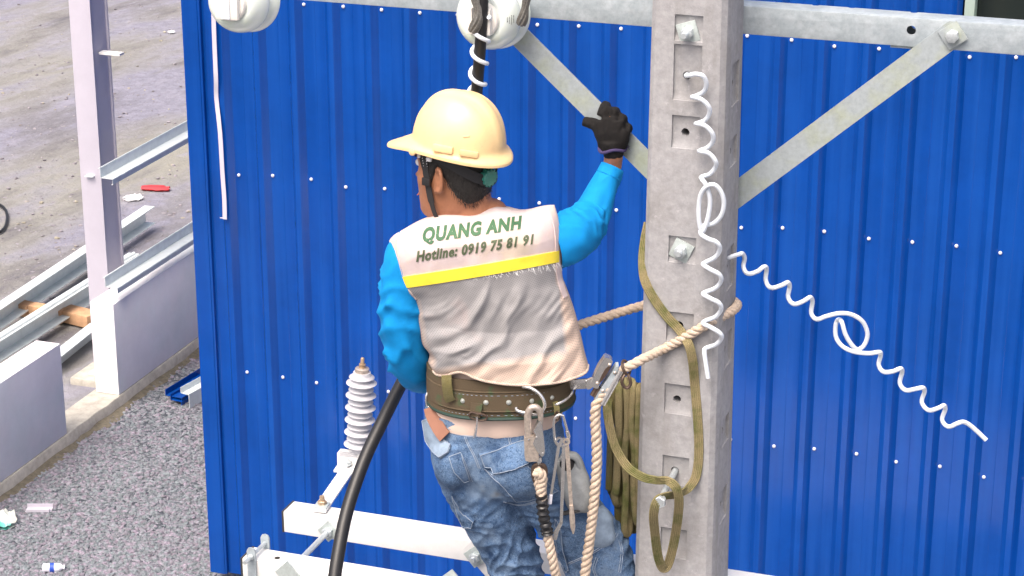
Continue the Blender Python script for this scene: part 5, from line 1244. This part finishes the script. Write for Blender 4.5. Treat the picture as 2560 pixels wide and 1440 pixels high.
# ================================================================ things hung on the belt and the pole
# large snap hook (lanyard): from the D-ring down, with rope splice
HY = YB - .035
def flat_shape(pts, y, th, n=4):
    mb = MB(); q = catmull(pts + pts[:1], n)[:-1]; prism(mb, [P(a[0], a[1], y) for a in q], Vector((0, th, 0))); return mb
sh = thing('snap_hook', 'large steel snap hook hanging from the D-ring at the back of the belt', 'snap hook', P(1338, 1090, HY))
mb = MB(); hk = catmull([P(1322, 1098, HY), P(1320, 1060, HY), P(1320, 1036, HY), P(1328, 1020, HY - .002), P(1341, 1019, HY - .003), P(1350, 1030, HY - .002), P(1352, 1048, HY), P(1352, 1058, HY)], 5)
tube(mb, hk, [float(np.interp(i, [0, 10, 22, 35], [.010, .0095, .0085, .0055])) for i in range(len(hk))], 12, hint=(0, 1, 0)); mb.build('hook_body', M['forged'], sh)
mb = flat_shape([(1310, 1096), (1334, 1090), (1344, 1110), (1347, 1150), (1336, 1154), (1314, 1152), (1311, 1120)], HY - .010, .020, 2); mb.build('lower_plate', M['forged'], sh, sharp=30)
mb = flat_shape([(1334, 1078), (1350, 1052), (1356, 1070), (1362, 1120), (1360, 1138), (1352, 1140), (1332, 1110), (1340, 1092)], HY - .013, .026, 2); mb.build('gate', M['chrome'], sh, sharp=30)
for a, b in ((1341, 1094), (1357, 1134), (1322, 1099)):
    mb = MB(); lathe(mb, P(a, b, HY - .0135), Vector((0, -1, 0)), [(0, .003), (.0015, .0028), (.002, .001)], 10); mb.build('pin', M['chrome'], sh)
mb = MB(); lathe(mb, P(1347, 1142, HY - .002), -Z, [(0, .008), (.012, .0085), (.013, .006), (.026, .006)], 14); mb.build('swivel', M['chrome'], sh, sharp=30)
mb = MB(); tube(mb, catmull([P(1346, 1160, HY - .004), P(1335, 1166, HY), P(1333, 1186, HY), P(1338, 1204, HY)], 4), .0058, 10); tube(mb, catmull([P(1346, 1160, HY - .004), P(1361, 1166, HY), P(1364, 1184, HY), P(1358, 1202, HY)], 4), .0058, 10); tube(mb, [P(1340, 1174, HY - .004), P(1357, 1174, HY - .004)], .0055, 10); mb.build('thimble', M['iron'], sh)
ln = thing('lanyard_rope', 'short beige rope spliced below the snap hook and bound with black tape', 'rope', P(1360, 1300, HY))
pr_ = catmull([P(1340, 1186, HY - .004), P(1350, 1180, HY - .008), P(1356, 1200, HY - .004), P(1353, 1225, HY - .002), P(1356, 1250, HY - .0)], 6); mb = MB(); rope3(mb, pr_, .0135, .045); rope3(mb, catmull([P(1342, 1184, HY), P(1342, 1205, HY), P(1350, 1232, HY)], 6), .009, .04); mb.build('splice', M['rope'], ln, sharp=60)
tp = [P(1353, 1236, HY - .002), P(1356, 1262, HY), P(1359, 1290, HY), P(1366, 1320, HY), P(1369, 1336, HY)]; q = catmull(tp, 8); mb = MB()
tube(mb, q, [.0145 + .0022 * math.sin(i * 1.5) + .0008 * math.sin(i * 3.7) for i in range(len(q))], 16); mb.build('tape_binding', M['tape'], ln)
mb = MB(); rope3(mb, catmull([P(1367, 1330, HY), P(1374, 1365, HY), P(1383, 1405, HY), P(1392, 1450, HY + .01), P(1402, 1520, HY + .02), P(1425, 1610, HY + .02), P(1445, 1560, HY), P(1458, 1480, HY - .01)], 8), .0125, .052); mb.build('rope_tail', M['rope'], ln, sharp=60)
# carabiner with spanners
KY = OT - .155
ringloop([P(1392, 1028, KY + .012), P(1387, 1038, KY + .012), P(1391, 1050, KY + .012), P(1398, 1046, KY + .012), P(1399, 1034, KY + .012)], .0022, 'split_ring', M['iron'], belt)
cb = thing('carabiner', 'silver pear-shaped carabiner on the right side of the belt', 'carabiner', P(1402, 1070, KY))
mb = MB(); tube(mb, catmull([P(1409, 1040, KY), P(1398, 1037, KY), P(1388, 1043, KY), P(1384, 1056, KY), P(1385, 1080, KY), P(1387, 1100, KY), P(1394, 1113, KY), P(1408, 1114, KY), P(1419, 1108, KY), P(1422, 1094, KY), P(1421, 1086, KY)], 5), .0036, 10); mb.build('carabiner_body', M['chrome'], cb)
mb = MB(); tube(mb, [P(1408, 1040, KY), P(1421, 1088, KY)], .0034, 10); tube(mb, [P(1418, 1078, KY), P(1421.5, 1092, KY)], .0052, 10); mb.build('gate', M['chrome'], cb)
def spanner(a, b, w_, ringend, jaw, m_, label, name='spanner', y=KY - .004):
    pa, pb = P(*a, y), P(*b, y - .004); d = (pb - pa).normalized(); s_ = d.cross(Vector((0, 1, 0))).normalized(); t = thing(name, label, 'tool', pa, 'tools hung on the carabiner')
    mb = MB(); prism(mb, [pa + s_ * w_, pb + s_ * w_ * .8, pb - s_ * w_ * .8, pa - s_ * w_], Vector((0, .004, 0))); mb.build('handle', m_, t)
    mb = MB(); c0 = pa - d * .006; n_ = 20
    for r0, r1 in ((ringend, ringend * .55),):
        vs = [c0 + (d * math.cos(x) + s_ * math.sin(x)) * r + Vector((0, yy_, 0)) for r, yy_ in ((r0, -.001), (r1, -.001), (r1, .005), (r0, .005)) for x in np.linspace(0, 2 * math.pi, n_, False)]
        mb.add(vs, [(k * n_ + i, k * n_ + (i + 1) % n_, ((k + 1) % 4) * n_ + (i + 1) % n_, ((k + 1) % 4) * n_ + i) for k in range(4) for i in range(n_)])
    mb.build('ring_end', m_, t, sharp=35)
    return t, pb, d, s_
t, pb, d, s_ = spanner((1398, 1108), (1375, 1255), .0042, .010, True, M['chrome'], 'thin bright steel rod with an eye, leftmost of the three tools'); mb = MB(); tube(mb, [pb - d * .02, pb + d * .004], [.0045, .0055], 10); mb.build('tip', M['bottle'], t)
t, pb, d, s_ = spanner((1410, 1112), (1403, 1310), .0048, .012, True, M['chrome'], 'long open-ended spanner, middle one of the three tools on the carabiner'); mb = MB(); prism(mb, [pb - d * .004 + s_ * .0045, pb + d * .025 - s_ * .006, pb + d * .045 - s_ * .010, pb + d * .046 - s_ * .020, pb + d * .022 - s_ * .018, pb - d * .004 - s_ * .0045], Vector((0, .006, 0))); mb.build('jaw', M['chrome'], t)
t, pb, d, s_ = spanner((1417, 1110), (1430, 1290), .0055, .009, True, M['forged'], 'worn podger spanner with a tapered point, rightmost of the three tools'); mb = MB(); tube(mb, [pb - d * .03, pb + d * .005, pb + d * .03, pb + d * .05], [.0055, .0075, .0068, .002], 10); mb.build('point', M['forged'], t)

# work-positioning rope round the pole, and its rope grab
rg_top = P(1552, 926, -.165)
hp_ = lambda px, py: PV(px, py, -halfw(3.8) - .012)
rp = [P(1552, 926, -.165), P(1580, 912, -.165), P(1612, 896, -.15), hp_(1660, 872), hp_(1710, 845), hp_(1760, 815), P(1800, 794, -.085), P(1826, 780, -.05), P(1842, 766, .0), P(1838, 756, .05), P(1815, 748, .12), P(1760, 738, .165), P(1680, 742, .165), P(1600, 766, .13), P(1540, 784, .10), P(1450, 812, .06), P(1405, 830, .04), P(1380, 860, .03)]
rope = thing('lifeline_rope', 'thick beige three-strand rope passing round the pole to the rope grab at his hip', 'rope', P(1700, 840, -.15))
mb = MB(); rope3(mb, catmull(rp, 10), .0125, .055); mb.build('rope_loop', M['rope'], rope, sharp=60)
mb = MB(); rope3(mb, catmull([P(1548, 932, -.165), P(1520, 970, -.17), P(1494, 1005, -.175), P(1488, 1040, -.175), P(1491, 1100, -.175), P(1492, 1160, -.175), P(1487, 1230, -.175), P(1480, 1300, -.17), P(1471, 1370, -.165), P(1460, 1450, -.16), P(1450, 1520, -.16)], 10), .0135, .058); mb.build('rope_tail', M['rope'], rope, sharp=60)
mb = MB(); fz = []
for k in range(420):
    q = random.choice(mb.v) if False else None
rgb_ = thing('rope_grab', 'steel rope grab with riveted cheek plates clamped on the beige rope at his right hip', 'rope grab', P(1520, 950, -.17))
GY = -.185
mb = flat_shape([(1508, 900), (1514, 894), (1528, 900), (1531, 908), (1518, 930), (1500, 960), (1494, 972), (1478, 964), (1484, 944), (1496, 918)], GY, .030, 3); mb.build('cheek_plate', M['chrome'], rgb_, sharp=30)
mb = flat_shape([(1512, 924), (1526, 912), (1528, 918), (1512, 944), (1502, 956), (1498, 952)], GY - .001, .002, 3); mb.build('slot', M['iron'], rgb_)
mb = flat_shape([(1540, 916), (1546, 922), (1514, 986), (1498, 1006), (1488, 1002), (1492, 988)], GY + .002, .030, 3); mb.build('cheek_plate', M['galv'], rgb_, sharp=30)
mb = MB(); tube(mb, [P(1553, 926, GY + .006), P(1506, 1010, GY + .006)], .0085, 14); mb.build('channel', M['chrome'], rgb_, sharp=40)
mb = MB()
for dx, dy in ((-6, -3), (0, 0)): tube(mb, [P(1486 + dx, 992 + dy, GY + .01), P(1500 + dx, 968 + dy, GY + .012)], .0065, 10)
mb.build('spring', M['iron'], rgb_)
mb = flat_shape([(1467, 952), (1480, 946), (1484, 954), (1482, 968), (1468, 974)], GY + .006, .010, 2); mb.build('link_plate', M['chrome'], rgb_, sharp=30)
for a, b in ((1524, 912), (1493, 958), (1537, 932), (1507, 977)):
    mb = MB(); lathe(mb, P(a, b, GY - .0005), Vector((0, -1, 0)), [(0, .0042), (.0012, .0042), (.003, .0022), (.0034, .0008)], 12); mb.build('rivet', M['forged'], rgb_)
sk_ = thing('shackle', 'brown iron ring and eye hanging on the beige rope beside the rope grab', 'shackle', P(1566, 930, -.165))
rc = P(1565, 919, -.165); rt_ = (P(1580, 912, -.165) - P(1552, 926, -.165)).normalized(); a = (Z - rt_ * rt_.z).normalized(); b = rt_.cross(a); rt2 = (rt_ + b * .35).normalized(); b = (b - rt2 * b.dot(rt2)).normalized()
mb = MB(); tube(mb, [rc + (a * math.cos(x) + b * math.sin(x)) * .0185 for x in np.linspace(0, 6.2832, 30)], .0038, 8); mb.build('ring', M['iron'], sk_)
mb = MB(); tube(mb, catmull([P(1562, 936, -.18), P(1556, 948, -.185), P(1556, 960, -.185), P(1566, 970, -.185), P(1576, 962, -.185), P(1575, 948, -.185), P(1570, 936, -.18)], 5), .0042, 8); mb.build('eye', M['iron'], sk_)

# olive webbing: strap across the pole, round the step bolt, and the hanging coil
ws = thing('webbing_line', 'long olive webbing line draped across the pole and coiled in a hank beside it', 'webbing', P(1700, 1000, -.15))
ridge = []
NB = 5; Wd = .030
for k in range(NB * 4 + 1): x = k / (NB * 4); ridge.append((.0022 + .0016 * abs(math.sin(math.pi * NB * x)), (x - .5) * Wd))
for k in range(NB * 4, -1, -1): x = k / (NB * 4); ridge.append((-.0010 - .0010 * abs(math.sin(math.pi * NB * x)), (x - .5) * Wd))
def webbing(pts, mt, name, wk=1.0, n=10, hint=(0, -1, 0), tw=None):
    q = catmull(pts, n); mb = MB(); sweep(mb, q, [(a, b * wk) for a, b in ridge], hint); return mb.build(name, mt, ws, sharp=75)
hz_ = lambda px, py, d=0: PV(px, py, -halfw(uvz(P(px, py, -.12))[2]) - .0035 - d)
webbing([P(1620, 560, .06), P(1612, 600, .01), P(1607, 650, -.04), P(1612, 700, -.065), hz_(1634, 745), hz_(1668, 792), hz_(1700, 826), hz_(1722, 862, .022), hz_(1732, 905, .016), hz_(1737, 960), hz_(1742, 1020), hz_(1746, 1080), hz_(1747, 1130), hz_(1744, 1170, .002), hz_(1736, 1200, .01), hz_(1716, 1224, .03), P(1690, 1236, -.19), P(1662, 1240, -.235), P(1643, 1252, -.262), P(1634, 1285, -.255), P(1637, 1330, -.22), P(1644, 1385, -.185), P(1654, 1416, -.165), P(1664, 1420, -.155), P(1674, 1400, -.155), P(1686, 1350, -.17), P(1695, 1290, -.20), P(1697, 1245, -.225), P(1688, 1216, -.232), P(1668, 1202, -.22), P(1640, 1200, -.19), P(1606, 1192, -.165), P(1570, 1168, -.14), P(1542, 1125, -.10), P(1526, 1075, -.05), P(1518, 1020, -.01), P(1522, 985, .02)], M['web'], 'strap', .80)
mk = [M['webdark'], M['web']]
rnd = [(.0050 * math.sin(x) * (1 + .12 * abs(math.sin(2 * x))), .0098 * math.cos(x)) for x in np.linspace(0, 6.2832, 20, False)]
cl = [(1532, 1523, 1236, .0), (1546, 1536, 1262, -.03), (1556, 1546, 1318, -.002), (1566, 1561, 1338, -.040), (1574, 1575, 1330, -.008), (1582, 1588, 1312, -.046), (1590, 1580, 1300, -.012), (1598, 1600, 1286, -.050), (1604, 1601, 1292, -.02), (1550, 1530, 1248, .05), (1562, 1556, 1330, .06), (1574, 1570, 1320, .05), (1586, 1588, 1306, .065), (1598, 1594, 1296, .05)]
for i, (xt, xb, yb_, of) in enumerate(cl):
    o_ = .02 + of; dz = 20 * math.sin((xt - 1525) / 82 * math.pi) + (i * 7) % 6; w1, w2 = ((i * 5) % 7 - 3) * 1.3, ((i * 3) % 5 - 2) * 1.6
    front = [P(xt - 3, 992 - dz * .5, o_ + .05), P(xt - 2, 978 - dz, o_ + .03), P(xt, 974 - dz, o_ + .008), P(xt + 1, 990 - dz * .6, o_ - .008), P(xt - 1 + w2, 1060, o_ - .012), P(xt * .6 + xb * .4 + w1, 1140, o_ - .010), P(xt * .25 + xb * .75 + w2, 1220, o_ - .008), P(xb, yb_ - 24, o_), P(xb + 6, yb_ - 2, o_ + .010), P(xb + 13, yb_ - 14, o_ + .02), P(xb + 14, yb_ - 60, o_ + .03)]
    q = catmull(front, 9); mb = MB(); sweep(mb, q, [(a, b * (1 + .12 * math.sin(i))) for a, b in rnd], (-.5 + .28 * (i % 4), -.85, 0)); mb.build('coil', mk[i % 2], ws, sharp=80)
